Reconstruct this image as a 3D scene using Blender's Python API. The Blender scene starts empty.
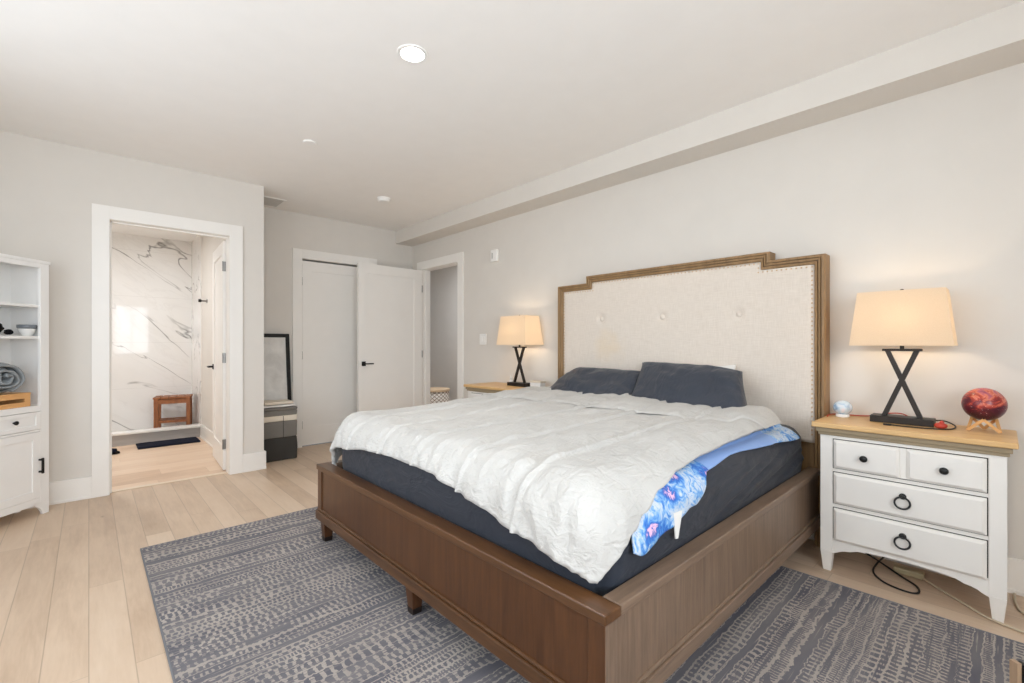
import bpy, bmesh, math, random
from mathutils import Vector, Matrix, noise
from math import sin, cos, pi, radians, sqrt, exp

random.seed(7)
SC = bpy.context.scene
COL = SC.collection
CAMZ = 1.18
YAW = radians(47.14)
W = 3.22            # headboard wall plane (y)
XB = -4.763         # bathroom wall plane (x)
XC = -5.463         # closet wall plane (x)
YC = 1.215          # corner where the bathroom block ends
CZ = 2.67           # ceiling
XR, YBK = 1.3, -1.05  # walls behind the camera

# ---------------------------------------------------------------- camera
cam_d = bpy.data.cameras.new('camera')
cam_d.sensor_width = 36.0
cam_d.lens = 456.06 * 36.0 / 1024.0
cam_d.shift_y = 2.5 / 1024.0
cam_d.clip_start = 0.02
cam = bpy.data.objects.new('camera', cam_d)
cam.location = (0, 0, CAMZ)
cam.rotation_euler = (pi / 2, 0, YAW)
COL.objects.link(cam)
SC.camera = cam

# ---------------------------------------------------------------- world, exposure, daylight
SC.view_settings.view_transform = 'Standard'
SC.view_settings.look = 'None'
SC.view_settings.gamma = 1.0
SC.view_settings.use_curve_mapping = False
SC.view_settings.exposure = 0.42
SC.cycles.max_bounces = 12
SC.cycles.diffuse_bounces = 8
SC.cycles.glossy_bounces = 4
SC.cycles.transparent_max_bounces = 12
SC.cycles.sample_clamp_indirect = 4.0
SC.cycles.caustics_reflective = False
SC.cycles.caustics_refractive = False

world = bpy.data.worlds.new('world')
SC.world = world
world.use_nodes = True
wn = world.node_tree
wn.nodes.clear()
w_out = wn.nodes.new('ShaderNodeOutputWorld')
w_bg = wn.nodes.new('ShaderNodeBackground')
w_sky = wn.nodes.new('ShaderNodeTexSky')
w_sky.sky_type = 'HOSEK_WILKIE'
w_sky.turbidity = 4.0
w_sky.sun_direction = (0.3, -0.5, 0.8)
wn.links.new(w_sky.outputs[0], w_bg.inputs[0])
w_bg.inputs[1].default_value = 1.0
wn.links.new(w_bg.outputs[0], w_out.inputs[0])


def area_light(name, loc, rot, sx, sy, watts, col=(1, 1, 1), spread=pi, shape='RECTANGLE'):
    d = bpy.data.lights.new(name, 'AREA')
    d.shape = shape
    d.size = sx
    if shape in ('RECTANGLE', 'ELLIPSE'):
        d.size_y = sy
    d.energy = watts
    d.color = col
    d.spread = spread
    o = bpy.data.objects.new(name, d)
    o.location = loc
    o.rotation_euler = rot
    COL.objects.link(o)
    return o


def point_light(name, loc, r, watts, col):
    d = bpy.data.lights.new(name, 'POINT')
    d.energy = watts
    d.color = col
    d.shadow_soft_size = r
    o = bpy.data.objects.new(name, d)
    o.location = loc
    COL.objects.link(o)
    return o


DAY = (0.845, 0.925, 1.0)
# daylight from behind the camera; two of the three windows are added
area_light('daylight_and_fill', (XR + 0.16, 0.89, 1.575), (0, pi / 2, 0), 1.4, 0.8, 41, DAY)
area_light('daylight_and_fill', (XR + 0.16, -0.33, 1.575), (0, pi / 2, 0), 1.4, 1.2, 50, DAY)  # fill lamp behind the added side window
area_light('daylight_and_fill', (-1.9, YBK - 0.16, 1.5), (pi / 2, 0, 0), 3.2, 1.7, 54, DAY)  # fill lamp behind the added back window


# ---------------------------------------------------------------- materials
def lin(c):
    return tuple(((v / 255.0) / 12.92 if v / 255.0 <= 0.04045 else ((v / 255.0 + 0.055) / 1.055) ** 2.4) for v in c) + (1.0,)


class NT:
    """small node-tree helper"""
    def __init__(self, name):
        self.m = bpy.data.materials.new(name)
        self.m.use_nodes = True
        self.t = self.m.node_tree
        self.t.nodes.clear()
        self.out = self.n('ShaderNodeOutputMaterial')
        self.b = self.n('ShaderNodeBsdfPrincipled')
        self.l(self.b.outputs[0], self.out.inputs[0])
        self._co = None

    def n(self, kind):
        return self.t.nodes.new(kind)

    def l(self, a, b):
        self.t.links.new(a, b)

    def set(self, sock, v):
        if hasattr(v, 'is_output') or isinstance(v, bpy.types.NodeSocket):
            self.l(v, sock)
        else:
            sock.default_value = v

    @property
    def co(self):
        if self._co is None:
            self._co = self.n('ShaderNodeTexCoord').outputs['Object']
        return self._co

    def mapped(self, scale=(1, 1, 1), rot=(0, 0, 0), loc=(0, 0, 0), src=None):
        m = self.n('ShaderNodeMapping')
        m.inputs['Scale'].default_value = scale
        m.inputs['Rotation'].default_value = rot
        m.inputs['Location'].default_value = loc
        self.l(src or self.co, m.inputs['Vector'])
        return m.outputs[0]

    def noise(self, vec, scale, detail=4, rough=0.55, dist=0.0):
        x = self.n('ShaderNodeTexNoise')
        self.l(vec, x.inputs['Vector'])
        x.inputs['Scale'].default_value = scale
        x.inputs['Detail'].default_value = detail
        x.inputs['Roughness'].default_value = rough
        x.inputs['Distortion'].default_value = dist
        return x.outputs['Fac']

    def math(self, op, a, b=0.0, c=0.0, clamp=False):
        x = self.n('ShaderNodeMath')
        x.operation = op
        x.use_clamp = clamp
        self.set(x.inputs[0], a)
        self.set(x.inputs[1], b)
        self.set(x.inputs[2], c)
        return x.outputs[0]

    def ramp(self, fac, stops, interp='LINEAR'):
        x = self.n('ShaderNodeValToRGB')
        x.color_ramp.interpolation = interp
        e = x.color_ramp.elements
        while len(e) > 1:
            e.remove(e[-1])
        e[0].position, e[0].color = stops[0][0], stops[0][1]
        for p, c in stops[1:]:
            q = e.new(p)
            q.color = c
        self.l(fac, x.inputs[0])
        return x.outputs[0]

    def mix(self, fac, a, b, mode='MIX'):
        x = self.n('ShaderNodeMix')
        x.data_type = 'RGBA'
        x.blend_type = mode
        self.set(x.inputs[0], fac)
        self.set(x.inputs[6], a)
        self.set(x.inputs[7], b)
        return x.outputs[2]

    def sep(self, vec=None):
        x = self.n('ShaderNodeSeparateXYZ')
        self.l(vec or self.co, x.inputs[0])
        return x.outputs

    def comb(self, x=0.0, y=0.0, z=0.0):
        c = self.n('ShaderNodeCombineXYZ')
        self.set(c.inputs[0], x)
        self.set(c.inputs[1], y)
        self.set(c.inputs[2], z)
        return c.outputs[0]

    def bump(self, h, strength=0.3, dist=0.01):
        x = self.n('ShaderNodeBump')
        x.inputs['Strength'].default_value = strength
        x.inputs['Distance'].default_value = dist
        self.l(h, x.inputs['Height'])
        self.l(x.outputs[0], self.b.inputs['Normal'])

    def fin(self, color=None, rough=0.5, metal=0.0, spec=0.5):
        if color is not None:
            self.set(self.b.inputs['Base Color'], color)
        self.set(self.b.inputs['Roughness'], rough)
        self.set(self.b.inputs['Metallic'], metal)
        self.b.inputs['Specular IOR Level'].default_value = spec
        return self.m


def plain(name, rgb, rough=0.5, metal=0.0, spec=0.5, var=0.03, scale=6.0, bump=0.0, bscale=200.0):
    t = NT(name)
    c = lin(rgb)
    lo = tuple(v * (1 - var) for v in c[:3]) + (1,)
    hi = tuple(min(1, v * (1 + var)) for v in c[:3]) + (1,)
    f = t.noise(t.co, scale, 3)
    col = t.ramp(f, [(0.3, lo), (0.7, hi)])
    if bump:
        t.bump(t.noise(t.co, bscale, 2), bump, 0.002)
    return t.fin(col, rough, metal, spec)


def wood(name, dark, light, axis='X', scale=1.0, rough=0.45, bump=0.15, stretch=14.0, contrast=(0.3, 0.72)):
    t = NT(name)
    s = {'X': (1 / stretch, 1, 1), 'Y': (1, 1 / stretch, 1), 'Z': (1, 1, 1 / stretch)}[axis]
    v = t.mapped(tuple(q * scale for q in s))
    f1 = t.noise(v, 22, 6, 0.6, 0.6)
    f2 = t.noise(v, 140, 3, 0.6)
    f3 = t.noise(t.co, 2.2, 2)
    f = t.math('ADD', t.math('MULTIPLY', f1, 0.62), t.math('MULTIPLY', f2, 0.22))
    f = t.math('ADD', f, t.math('MULTIPLY', f3, 0.16))
    col = t.ramp(f, [(contrast[0], lin(dark)), (contrast[1], lin(light))])
    t.bump(f2, bump, 0.001)
    return t.fin(col, rough)


def fabric(name, rgb, rough=0.9, weave=900.0, var=0.08, bump=0.25, sheen=0.0, blot=5.0, crease=None):
    t = NT(name)
    c = lin(rgb)
    lo = tuple(v * (1 - var) for v in c[:3]) + (1,)
    hi = tuple(min(1, v * (1 + var)) for v in c[:3]) + (1,)
    f = t.noise(t.co, blot, 4)
    g = t.noise(t.co, weave, 2)
    col = t.ramp(t.math('ADD', t.math('MULTIPLY', f, 0.5), t.math('MULTIPLY', g, 0.5)), [(0.3, lo), (0.7, hi)])
    if crease:
        rot, st, sc_, amt = crease
        h = g
        for q, (r_, s_) in enumerate(((rot, st), (tuple(-v * 0.6 for v in rot), tuple(v ** 0.6 for v in st)))):
            nz_ = t.noise(t.mapped(s_, r_, (q * 3.1, 0, 0)), sc_ * (1 + q * 0.7), 3, 0.5, 0.8)
            rd = t.math('SUBTRACT', 1.0, t.math('MULTIPLY', t.math('ABSOLUTE', t.math('SUBTRACT', nz_, 0.5)), 7.0), clamp=True)
            h = t.math('ADD', t.math('MULTIPLY', h, 0.03 if q == 0 else 1.0), t.math('ADD', t.math('MULTIPLY', rd, 0.5), nz_))
        t.bump(h, amt, 0.014)
    else:
        t.bump(g, bump, 0.0008)
    t.b.inputs['Sheen Weight'].default_value = sheen
    return t.fin(col, rough, 0, 0.2)


M = {}
M['wall'] = plain('wall_paint', (219, 214, 207), 0.85, var=0.012, bump=0.05, bscale=500)
M['hallwall'] = plain('hall_paint', (212, 210, 207), 0.85, var=0.012)
M['ceiling'] = plain('ceiling_paint', (243, 241, 238), 0.9, var=0.01)
M['trim'] = plain('white_trim', (239, 236, 231), 0.4, var=0.01)
M['door'] = plain('white_door', (239, 236, 231), 0.42, var=0.01)
M['cab'] = plain('white_lacquer', (239, 238, 236), 0.4, var=0.01)
M['nswhite'] = plain('chalk_white', (235, 231, 225), 0.45, var=0.015)
M['black'] = plain('black_metal', (22, 21, 20), 0.45, 0.4, var=0.1)
M['iron'] = plain('dark_iron', (48, 42, 38), 0.42, 0.5, var=0.15, scale=30)
M['gunmetal'] = plain('gunmetal', (50, 50, 50), 0.35, 0.7, var=0.1)
M['chrome'] = plain('brushed_nickel', (150, 148, 145), 0.35, 0.9)
M['plastic'] = plain('white_plastic', (240, 239, 236), 0.4, var=0.01)
M['greyplastic'] = plain('grey_vent', (206, 204, 200), 0.5)
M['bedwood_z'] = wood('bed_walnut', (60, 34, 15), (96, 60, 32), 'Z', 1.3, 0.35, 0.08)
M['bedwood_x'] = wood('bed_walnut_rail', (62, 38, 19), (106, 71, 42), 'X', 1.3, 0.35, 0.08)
M['bedwood_y_lit'] = wood('bed_walnut_side_lit', (100, 81, 66), (138, 115, 96), 'Y', 2.2, 0.4, 0.12)  # side walnut lightened and greyed, window light put into the colour
M['bedside_z_lit'] = wood('bed_walnut_panel_lit', (98, 79, 64), (134, 111, 92), 'Z', 2.6, 0.4, 0.08, contrast=(0.34, 0.68))  # same wood as the footboard, with the window light painted into its tone
M['hbwood'] = wood('headboard_oak', (116, 88, 56), (174, 140, 98), 'Z', 1.0, 0.5, 0.12)
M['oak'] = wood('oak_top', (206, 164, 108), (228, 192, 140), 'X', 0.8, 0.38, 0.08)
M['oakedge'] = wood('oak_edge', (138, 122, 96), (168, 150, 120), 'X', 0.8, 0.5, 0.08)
M['teak'] = wood('teak', (118, 66, 34), (172, 108, 62), 'Z', 1.5, 0.5, 0.1)
M['birch'] = wood('birch', (208, 152, 92), (234, 186, 128), 'X', 1.5, 0.5, 0.08)
M['sheet'] = fabric('navy_sheet', (45, 49, 58), 0.55, 700, 0.10, 0.1, 0.1, crease=((radians(-14), 0, 0), (0.25, 0.12, 1.0), 7.0, 0.28))
M['pillow'] = fabric('charcoal_pillowcase', (58, 63, 73), 0.5, 700, 0.10, 0.1, 0.1, crease=((0, 0, radians(35)), (1.0, 0.35, 1.0), 5.5, 0.38))
M['white_linen'] = fabric('white_linen', (232, 230, 226), 0.9, 700, 0.03, 0.15)
M['navymat'] = fabric('navy_mat', (20, 24, 40), 0.95, 300, 0.2, 0.6)
M['charcoal'] = fabric('charcoal_cloth', (66, 64, 61), 0.95, 500, 0.12, 0.3)
M['midgrey'] = fabric('grey_cloth', (122, 118, 112), 0.95, 500, 0.1, 0.3)
M['cream'] = fabric('cream_cloth', (222, 212, 196), 0.95, 500, 0.06, 0.3)
M['greycloth'] = fabric('grey_jersey', (146, 151, 154), 0.95, 300, 0.18, 0.5, blot=25)
M['blackcloth'] = fabric('black_cloth', (18, 18, 20), 0.95, 300, 0.2, 0.4)
M['satin'] = fabric('blue_satin', (132, 168, 226), 0.4, 900, 0.06, 0.05, 0.2)
M['bowlwhite'] = plain('white_ceramic', (232, 231, 228), 0.25)
M['bowlgrey'] = plain('grey_ceramic', (112, 118, 124), 0.35)
M['red'] = plain('red_rubber', (188, 62, 46), 0.45)
M['cableblack'] = plain('black_rubber', (20, 18, 18), 0.5)
M['cablebeige'] = plain('beige_rubber', (196, 182, 158), 0.5)
M['adaptor'] = plain('beige_plastic', (176, 162, 128), 0.5)
M['tan'] = wood('tan_wood', (150, 122, 96), (186, 158, 130), 'Z', 1.0)


def m_duvet():
    t = NT('duvet_cotton')
    f = t.noise(t.co, 3.0, 3)
    col = t.ramp(f, [(0.3, lin((190, 188, 184))), (0.7, lin((198, 196, 192)))])
    n1 = t.noise(t.mapped((1.0, 0.30, 1.0), (0, 0, radians(25))), 24, 3, 0.5, 0.7)
    n3 = t.noise(t.mapped((0.35, 1.0, 1.0), (0, 0, radians(-20))), 20, 3, 0.5, 0.7)
    n2 = t.noise(t.co, 600, 2)
    cr = t.math('SUBTRACT', 1.0, t.math('MULTIPLY', t.math('ABSOLUTE', t.math('SUBTRACT', n1, 0.5)), 6.0), clamp=True)
    cr2 = t.math('SUBTRACT', 1.0, t.math('MULTIPLY', t.math('ABSOLUTE', t.math('SUBTRACT', n3, 0.5)), 6.0), clamp=True)
    hgt = t.math('ADD', t.math('MULTIPLY', cr, 0.35), t.math('MULTIPLY', cr2, 0.25))
    hgt = t.math('ADD', hgt, t.math('MULTIPLY', t.math('ADD', n1, n3), 0.5))
    t.bump(t.math('ADD', hgt, t.math('MULTIPLY', n2, 0.03)), 0.5, 0.015)
    t.b.inputs['Sheen Weight'].default_value = 0.15
    return t.fin(col, 0.9, 0, 0.15)


M['duvet'] = m_duvet()


def m_linen():
    t = NT('oatmeal_linen')
    a = t.noise(t.mapped((1, 1, 0.06)), 260, 2)
    b = t.noise(t.mapped((0.06, 1, 1)), 260, 2)
    f = t.math('ADD', t.math('MULTIPLY', a, 0.5), t.math('MULTIPLY', b, 0.5))
    col = t.ramp(f, [(0.36, lin((214, 203, 191))), (0.64, lin((226, 216, 205)))])
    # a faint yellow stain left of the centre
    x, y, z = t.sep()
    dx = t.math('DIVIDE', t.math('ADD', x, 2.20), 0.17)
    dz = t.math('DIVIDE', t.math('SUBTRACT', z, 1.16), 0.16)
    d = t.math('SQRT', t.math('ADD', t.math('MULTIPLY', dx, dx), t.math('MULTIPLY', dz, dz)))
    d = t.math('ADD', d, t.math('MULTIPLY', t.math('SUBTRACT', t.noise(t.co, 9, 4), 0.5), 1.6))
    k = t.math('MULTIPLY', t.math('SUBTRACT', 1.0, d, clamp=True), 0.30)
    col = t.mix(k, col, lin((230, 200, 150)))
    t.bump(f, 0.35, 0.0012)
    return t.fin(col, 0.92, 0, 0.15)


M['linen'] = m_linen()


def m_floor(name, axis, width, cols, length=1.9, seam=0.006):
    """planks running along `axis`"""
    t = NT(name)
    x, y, z = t.sep()
    along, across = (x, y) if axis == 'X' else (y, x)
    row = t.math('FLOOR', t.math('DIVIDE', across, width))
    wn_ = t.n('ShaderNodeTexWhiteNoise')
    wn_.noise_dimensions = '1D'
    t.l(row, wn_.inputs['W'])
    off = t.math('MULTIPLY', wn_.outputs['Value'], length)
    al = t.math('DIVIDE', t.math('ADD', along, off), length)
    board = t.math('FLOOR', al)
    w2 = t.n('ShaderNodeTexWhiteNoise')
    w2.noise_dimensions = '2D'
    t.l(t.comb(row, board, 0.0), w2.inputs['Vector'])
    rnd = w2.outputs['Value']
    # grain
    vec = t.comb(t.math('ADD', t.math('MULTIPLY', along, 0.10), t.math('MULTIPLY', rnd, 7.0)), across, rnd)
    g1 = t.noise(vec, 16, 6, 0.6, 0.9)
    g2 = t.noise(vec, 90, 3, 0.6, 0.3)
    blot = t.noise(t.comb(t.math('MULTIPLY', along, 0.5), across, rnd), 5, 3)
    f = t.math('ADD', t.math('MULTIPLY', g1, 0.34), t.math('MULTIPLY', g2, 0.16))
    f = t.math('ADD', f, t.math('MULTIPLY', rnd, 0.22))
    f = t.math('ADD', f, t.math('MULTIPLY', blot, 0.28))
    col = t.ramp(f, [(0.28, lin(cols[0])), (0.5, lin(cols[1])), (0.74, lin(cols[2]))])
    # knots
    vk = t.n('ShaderNodeTexVoronoi')
    t.l(t.comb(t.math('MULTIPLY', along, 0.9), t.math('MULTIPLY', across, 2.2), 0.0), vk.inputs['Vector'])
    vk.inputs['Scale'].default_value = 1.6
    kn = t.math('SUBTRACT', 1.0, t.math('MULTIPLY', vk.outputs['Distance'], 22.0), clamp=True)
    col = t.mix(t.math('MULTIPLY', kn, 0.45), col, lin(tuple(int(v * 0.62) for v in cols[0])))
    # seams
    fr = t.math('FRACT', t.math('DIVIDE', across, width))
    e = t.math('MINIMUM', fr, t.math('SUBTRACT', 1.0, fr))
    s1 = t.math('LESS_THAN', e, seam / width * 0.5)
    fl = t.math('FRACT', al)
    e2 = t.math('MINIMUM', fl, t.math('SUBTRACT', 1.0, fl))
    s2 = t.math('LESS_THAN', e2, seam / length * 0.35)
    s = t.math('MAXIMUM', s1, s2)
    col = t.mix(t.math('MULTIPLY', s, 0.30), col, lin(tuple(int(v * 0.5) for v in cols[0])))
    t.bump(t.math('SUBTRACT', t.math('MULTIPLY', g2, 0.3), s), 0.25, 0.002)
    return t.fin(col, t.math('ADD', 0.34, t.math('MULTIPLY', g1, 0.12)), 0, 0.4)


M['floor'] = m_floor('oak_planks', 'X', 0.1275, ((178, 152, 128), (203, 179, 155), (216, 195, 173)), 1.9, 0.004)
M['bathfloor'] = m_floor('bath_planks', 'Y', 0.2, ((192, 160, 132), (220, 192, 166), (233, 211, 188)), 1.2, 0.003)


def m_rug():
    t = NT('rug_pile')
    x, y, z = t.sep()
    wob = t.math('SUBTRACT', t.noise(t.mapped((1, 1, 1)), 5.0, 3), 0.5)
    wob2 = t.math('SUBTRACT', t.noise(t.co, 45, 2), 0.5)
    xs = t.math('ADD', x, t.math('ADD', t.math('MULTIPLY', wob, 0.045), t.math('MULTIPLY', wob2, 0.018)))
    # uneven row widths
    xs = t.math('ADD', xs, t.math('MULTIPLY', t.math('SINE', t.math('MULTIPLY', x, 17.0)), 0.018))
    rw = 0.034
    rowf = t.math('DIVIDE', xs, rw)
    row = t.math('FLOOR', rowf)
    fr = t.math('FRACT', rowf)

    def wnz(k):
        q = t.n('ShaderNodeTexWhiteNoise')
        q.noise_dimensions = '1D'
        t.l(t.math('ADD', row, k), q.inputs['W'])
        return q.outputs['Value']
    r1, r2, r3 = wnz(0.13), wnz(11.57), wnz(37.71)
    ys = t.math('ADD', y, t.math('MULTIPLY', wob2, 0.02))
    pitch = t.math('ADD', 0.013, t.math('MULTIPLY', r2, 0.026))
    d = t.math('FRACT', t.math('ADD', t.math('DIVIDE', ys, pitch), t.math('MULTIPLY', r3, 9.0)))
    nb = t.noise(t.co, 60, 3)
    thr = t.math('ADD', 0.24, t.math('MULTIPLY', nb, 0.34))
    grout = t.math('LESS_THAN', d, thr)
    has = t.math('GREATER_THAN', r1, 0.20)
    patch = t.math('GREATER_THAN', t.noise(t.mapped((2.2, 0.8, 1)), 3.0, 3), 0.36)
    grout = t.math('MULTIPLY', grout, t.math('MULTIPLY', has, patch))
    line = t.math('LESS_THAN', fr, t.math('ADD', 0.02, t.math('MULTIPLY', r3, t.math('MULTIPLY', nb, 0.62))))
    streak = t.noise(t.mapped((1.0, 0.045, 1.0)), 75, 4, 0.65, 0.4)
    area = t.noise(t.mapped((1.0, 0.35, 1.0)), 7, 3)
    keep = t.math('MULTIPLY', t.math('SUBTRACT', 0.565, t.math('ADD', t.math('MULTIPLY', streak, 0.75), t.math('MULTIPLY', area, 0.25))), 14.0, clamp=True)
    grout = t.math('MULTIPLY', grout, keep)
    hair = t.math('MULTIPLY', t.math('SUBTRACT', 0.40, t.noise(t.mapped((1.0, 0.03, 1.0), (0, 0, 0), (3, 0, 0)), 110, 3, 0.6, 0.3)), 9.0, clamp=True)
    light = t.math('MAXIMUM', t.math('MAXIMUM', grout, line), hair)
    fuzz = t.noise(t.co, 320, 2, 0.7)
    light = t.math('MULTIPLY', light, t.math('ADD', 0.62, t.math('MULTIPLY', fuzz, 0.6)), clamp=True)
    tone = t.noise(t.mapped((3, 0.5, 1)), 4, 3)
    dark = t.ramp(tone, [(0.3, lin((90, 90, 100))), (0.7, lin((126, 122, 124)))])
    dark = t.mix(t.math('MULTIPLY', fuzz, 0.35), dark, lin((120, 116, 116)))
    lite = t.ramp(t.noise(t.co, 6, 3), [(0.3, lin((158, 150, 143))), (0.7, lin((178, 169, 160)))])
    col = t.mix(light, dark, lite)
    t.bump(t.math('ADD', t.math('MULTIPLY', light, 0.5), fuzz), 0.5, 0.003)
    return t.fin(col, 1.0, 0, 0.05)


M['rug'] = m_rug()
M['rugedge'] = fabric('rug_binding', (118, 118, 122), 1.0, 500, 0.1, 0.3)


def m_marble():
    t = NT('marble_tile')
    v = t.mapped((1, 1, 1), (radians(40), 0, 0))
    v2 = t.mapped((1.0, 0.28, 1.0), (0, 0, 0), src=v)
    n = t.noise(v2, 2.7, 4, 0.5, 0.6)
    a = t.math('ABSOLUTE', t.math('SUBTRACT', n, 0.5))
    vein = t.math('SUBTRACT', 1.0, t.math('DIVIDE', a, 0.015), clamp=True)
    mask = t.math('MULTIPLY', t.math('SUBTRACT', t.noise(v2, 3.6, 2), 0.43), 6.0, clamp=True)
    vein = t.math('MULTIPLY', vein, mask)
    n2 = t.noise(v2, 3.6, 6, 0.6, 1.2)
    a2 = t.math('ABSOLUTE', t.math('SUBTRACT', n2, 0.52))
    vein2 = t.math('MULTIPLY', t.math('SUBTRACT', 1.0, t.math('DIVIDE', a2, 0.03), clamp=True), 0.08)
    base = t.ramp(t.noise(v2, 2.5, 3), [(0.3, lin((236, 234, 231))), (0.7, lin((242, 241, 239)))])
    col = t.mix(vein2, base, lin((168, 164, 160)))
    col = t.mix(t.math('MULTIPLY', vein, 0.85), col, lin((112, 108, 104)))
    x, y, z = t.sep()
    fz = t.math('FRACT', t.math('DIVIDE', z, 0.6))
    g = t.math('LESS_THAN', fz, 0.005)
    col = t.mix(t.math('MULTIPLY', g, 0.3), col, lin((170, 166, 160)))
    return t.fin(col, 0.05, 0, 0.24)


M['marble'] = m_marble()
M['curb'] = wood('curb_tile', (150, 146, 144), (184, 180, 177), 'Y', 1.0, 0.4, 0.05)
M['quartz'] = plain('quartz', (238, 236, 232), 0.25, var=0.01)


def m_shade():
    t = NT('lamp_shade_linen')
    tr = t.n('ShaderNodeBsdfTranslucent')
    df = t.n('ShaderNodeBsdfDiffuse')
    g = t.noise(t.co, 500, 2)
    c = t.ramp(g, [(0.3, lin((212, 202, 190))), (0.7, lin((222, 213, 202)))])
    t.l(c, tr.inputs[0])
    t.l(c, df.inputs[0])
    mx = t.n('ShaderNodeMixShader')
    mx.inputs[0].default_value = 0.30
    t.l(tr.outputs[0], mx.inputs[1])
    t.l(df.outputs[0], mx.inputs[2])
    em = t.n('ShaderNodeEmission')
    em.inputs[0].default_value = lin((255, 226, 184))
    em.inputs[1].default_value = 0.16
    ad = t.n('ShaderNodeAddShader')
    t.l(mx.outputs[0], ad.inputs[0])
    t.l(em.outputs[0], ad.inputs[1])
    t.l(ad.outputs[0], t.out.inputs[0])
    return t.m


M['shade'] = m_shade()


def emissive(name, rgb, strength):
    t = NT(name)
    e = t.n('ShaderNodeEmission')
    e.inputs[0].default_value = lin(rgb)
    e.inputs[1].default_value = strength
    t.l(e.outputs[0], t.out.inputs[0])
    return t.m


M['lit'] = emissive('lit_diffuser', (255, 250, 240), 14.0)


def m_bulb():
    t = NT('lit_bulb')
    tr = t.n('ShaderNodeBsdfTransparent')
    e = t.n('ShaderNodeEmission')
    e.inputs[0].default_value = lin((255, 220, 165))
    e.inputs[1].default_value = 6.0
    mx = t.n('ShaderNodeMixShader')
    mx.inputs[0].default_value = 0.25
    t.l(tr.outputs[0], mx.inputs[1])
    t.l(e.outputs[0], mx.inputs[2])
    t.l(mx.outputs[0], t.out.inputs[0])
    return t.m


M['bulb'] = m_bulb()


def m_glass(name='window_glass', fac=0.06):
    t = NT(name)
    tr = t.n('ShaderNodeBsdfTransparent')
    gl = t.n('ShaderNodeBsdfGlossy')
    gl.inputs['Roughness'].default_value = 0.02
    mx = t.n('ShaderNodeMixShader')
    mx.inputs[0].default_value = fac
    t.l(tr.outputs[0], mx.inputs[1])
    t.l(gl.outputs[0], mx.inputs[2])
    t.l(mx.outputs[0], t.out.inputs[0])
    return t.m


M['glass'] = m_glass()


def m_floral():
    t = NT('blue_floral_cotton')
    v = t.n('ShaderNodeTexVoronoi')
    v.feature = 'SMOOTH_F1'
    wv = t.mapped((1, 1, 1))
    t.l(wv, v.inputs['Vector'])
    v.inputs['Scale'].default_value = 10.0
    n = t.noise(wv, 26, 4, 0.6, 1.5)
    f = t.math('ADD', v.outputs['Distance'], t.math('MULTIPLY', t.math('SUBTRACT', n, 0.5), 0.9))
    col = t.ramp(f, [(0.08, lin((226, 186, 214))), (0.17, lin((36, 92, 184))), (0.30, lin((70, 132, 208))),
                     (0.40, lin((130, 176, 222))), (0.52, lin((206, 214, 224))), (0.66, lin((92, 150, 212))), (0.8, lin((200, 212, 224)))])
    return t.fin(col, 0.6, 0, 0.3)


M['floral'] = m_floral()


def m_galaxy():
    t = NT('galaxy_print')
    n = t.noise(t.mapped((1, 1, 1.6)), 13, 5, 0.6, 1.4)
    z = t.math('MULTIPLY', t.sep()[2], 2.8)
    f = t.math('ADD', t.math('MULTIPLY', n, 0.9), z)
    col = t.ramp(f, [(0.20, lin((52, 16, 30))), (0.42, lin((92, 26, 44))), (0.53, lin((176, 62, 48))), (0.60, lin((214, 122, 92))),
                     (0.68, lin((168, 84, 110))), (0.80, lin((110, 42, 70))), (0.95, lin((156, 84, 112)))])
    sp = t.math('GREATER_THAN', t.noise(t.co, 150, 2), 0.70)
    col = t.mix(t.math('MULTIPLY', sp, 0.6), col, lin((240, 206, 206)))
    return t.fin(col, 0.3, 0, 0.5)


M['galaxy'] = m_galaxy()


def m_globe():
    t = NT('opal_glass')
    n = t.noise(t.co, 22, 3, 0.5, 0.8)
    col = t.ramp(n, [(0.35, lin((146, 176, 206))), (0.5, lin((206, 220, 230))), (0.65, lin((226, 218, 222)))])
    return t.fin(col, 0.12, 0, 0.6)


M['globe'] = m_globe()


def m_mirrorart():
    t = NT('pale_print')
    n = t.noise(t.co, 5, 4, 0.6, 0.6)
    col = t.ramp(n, [(0.35, lin((206, 204, 200))), (0.7, lin((232, 230, 226)))])
    return t.fin(col, 0.25, 0, 0.5)


M['print'] = m_mirrorart()


def m_basket():
    t = NT('lattice_basket')
    x, y, z = t.sep()
    ang = t.n('ShaderNodeMath')
    ang.operation = 'ARCTAN2'
    t.l(y, ang.inputs[0])
    t.l(x, ang.inputs[1])
    u = t.math('MULTIPLY', ang.outputs[0], 3.2)
    w = t.math('MULTIPLY', z, 17.0)
    a = t.math('ABSOLUTE', t.math('SUBTRACT', t.math('FRACT', t.math('ADD', u, w)), 0.5))
    b = t.math('ABSOLUTE', t.math('SUBTRACT', t.math('FRACT', t.math('SUBTRACT', u, w)), 0.5))
    k = t.math('LESS_THAN', t.math('MINIMUM', a, b), 0.10)
    col = t.mix(k, lin((226, 222, 216)), lin((128, 108, 92)))
    return t.fin(col, 0.9)


M['basket'] = m_basket()


# ---------------------------------------------------------------- mesh helpers
def link(name, me, mat=None, parent=None, smooth=False, loc=None):
    o = bpy.data.objects.new(name, me)
    COL.objects.link(o)
    if mat is not None:
        if isinstance(mat, (list, tuple)):
            for q in mat:
                me.materials.append(q)
        else:
            me.materials.append(mat)
    if parent is not None:
        o.parent = parent
    if loc is not None:
        o.location = loc
    if smooth:
        for p in me.polygons:
            p.use_smooth = True
    return o


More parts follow.
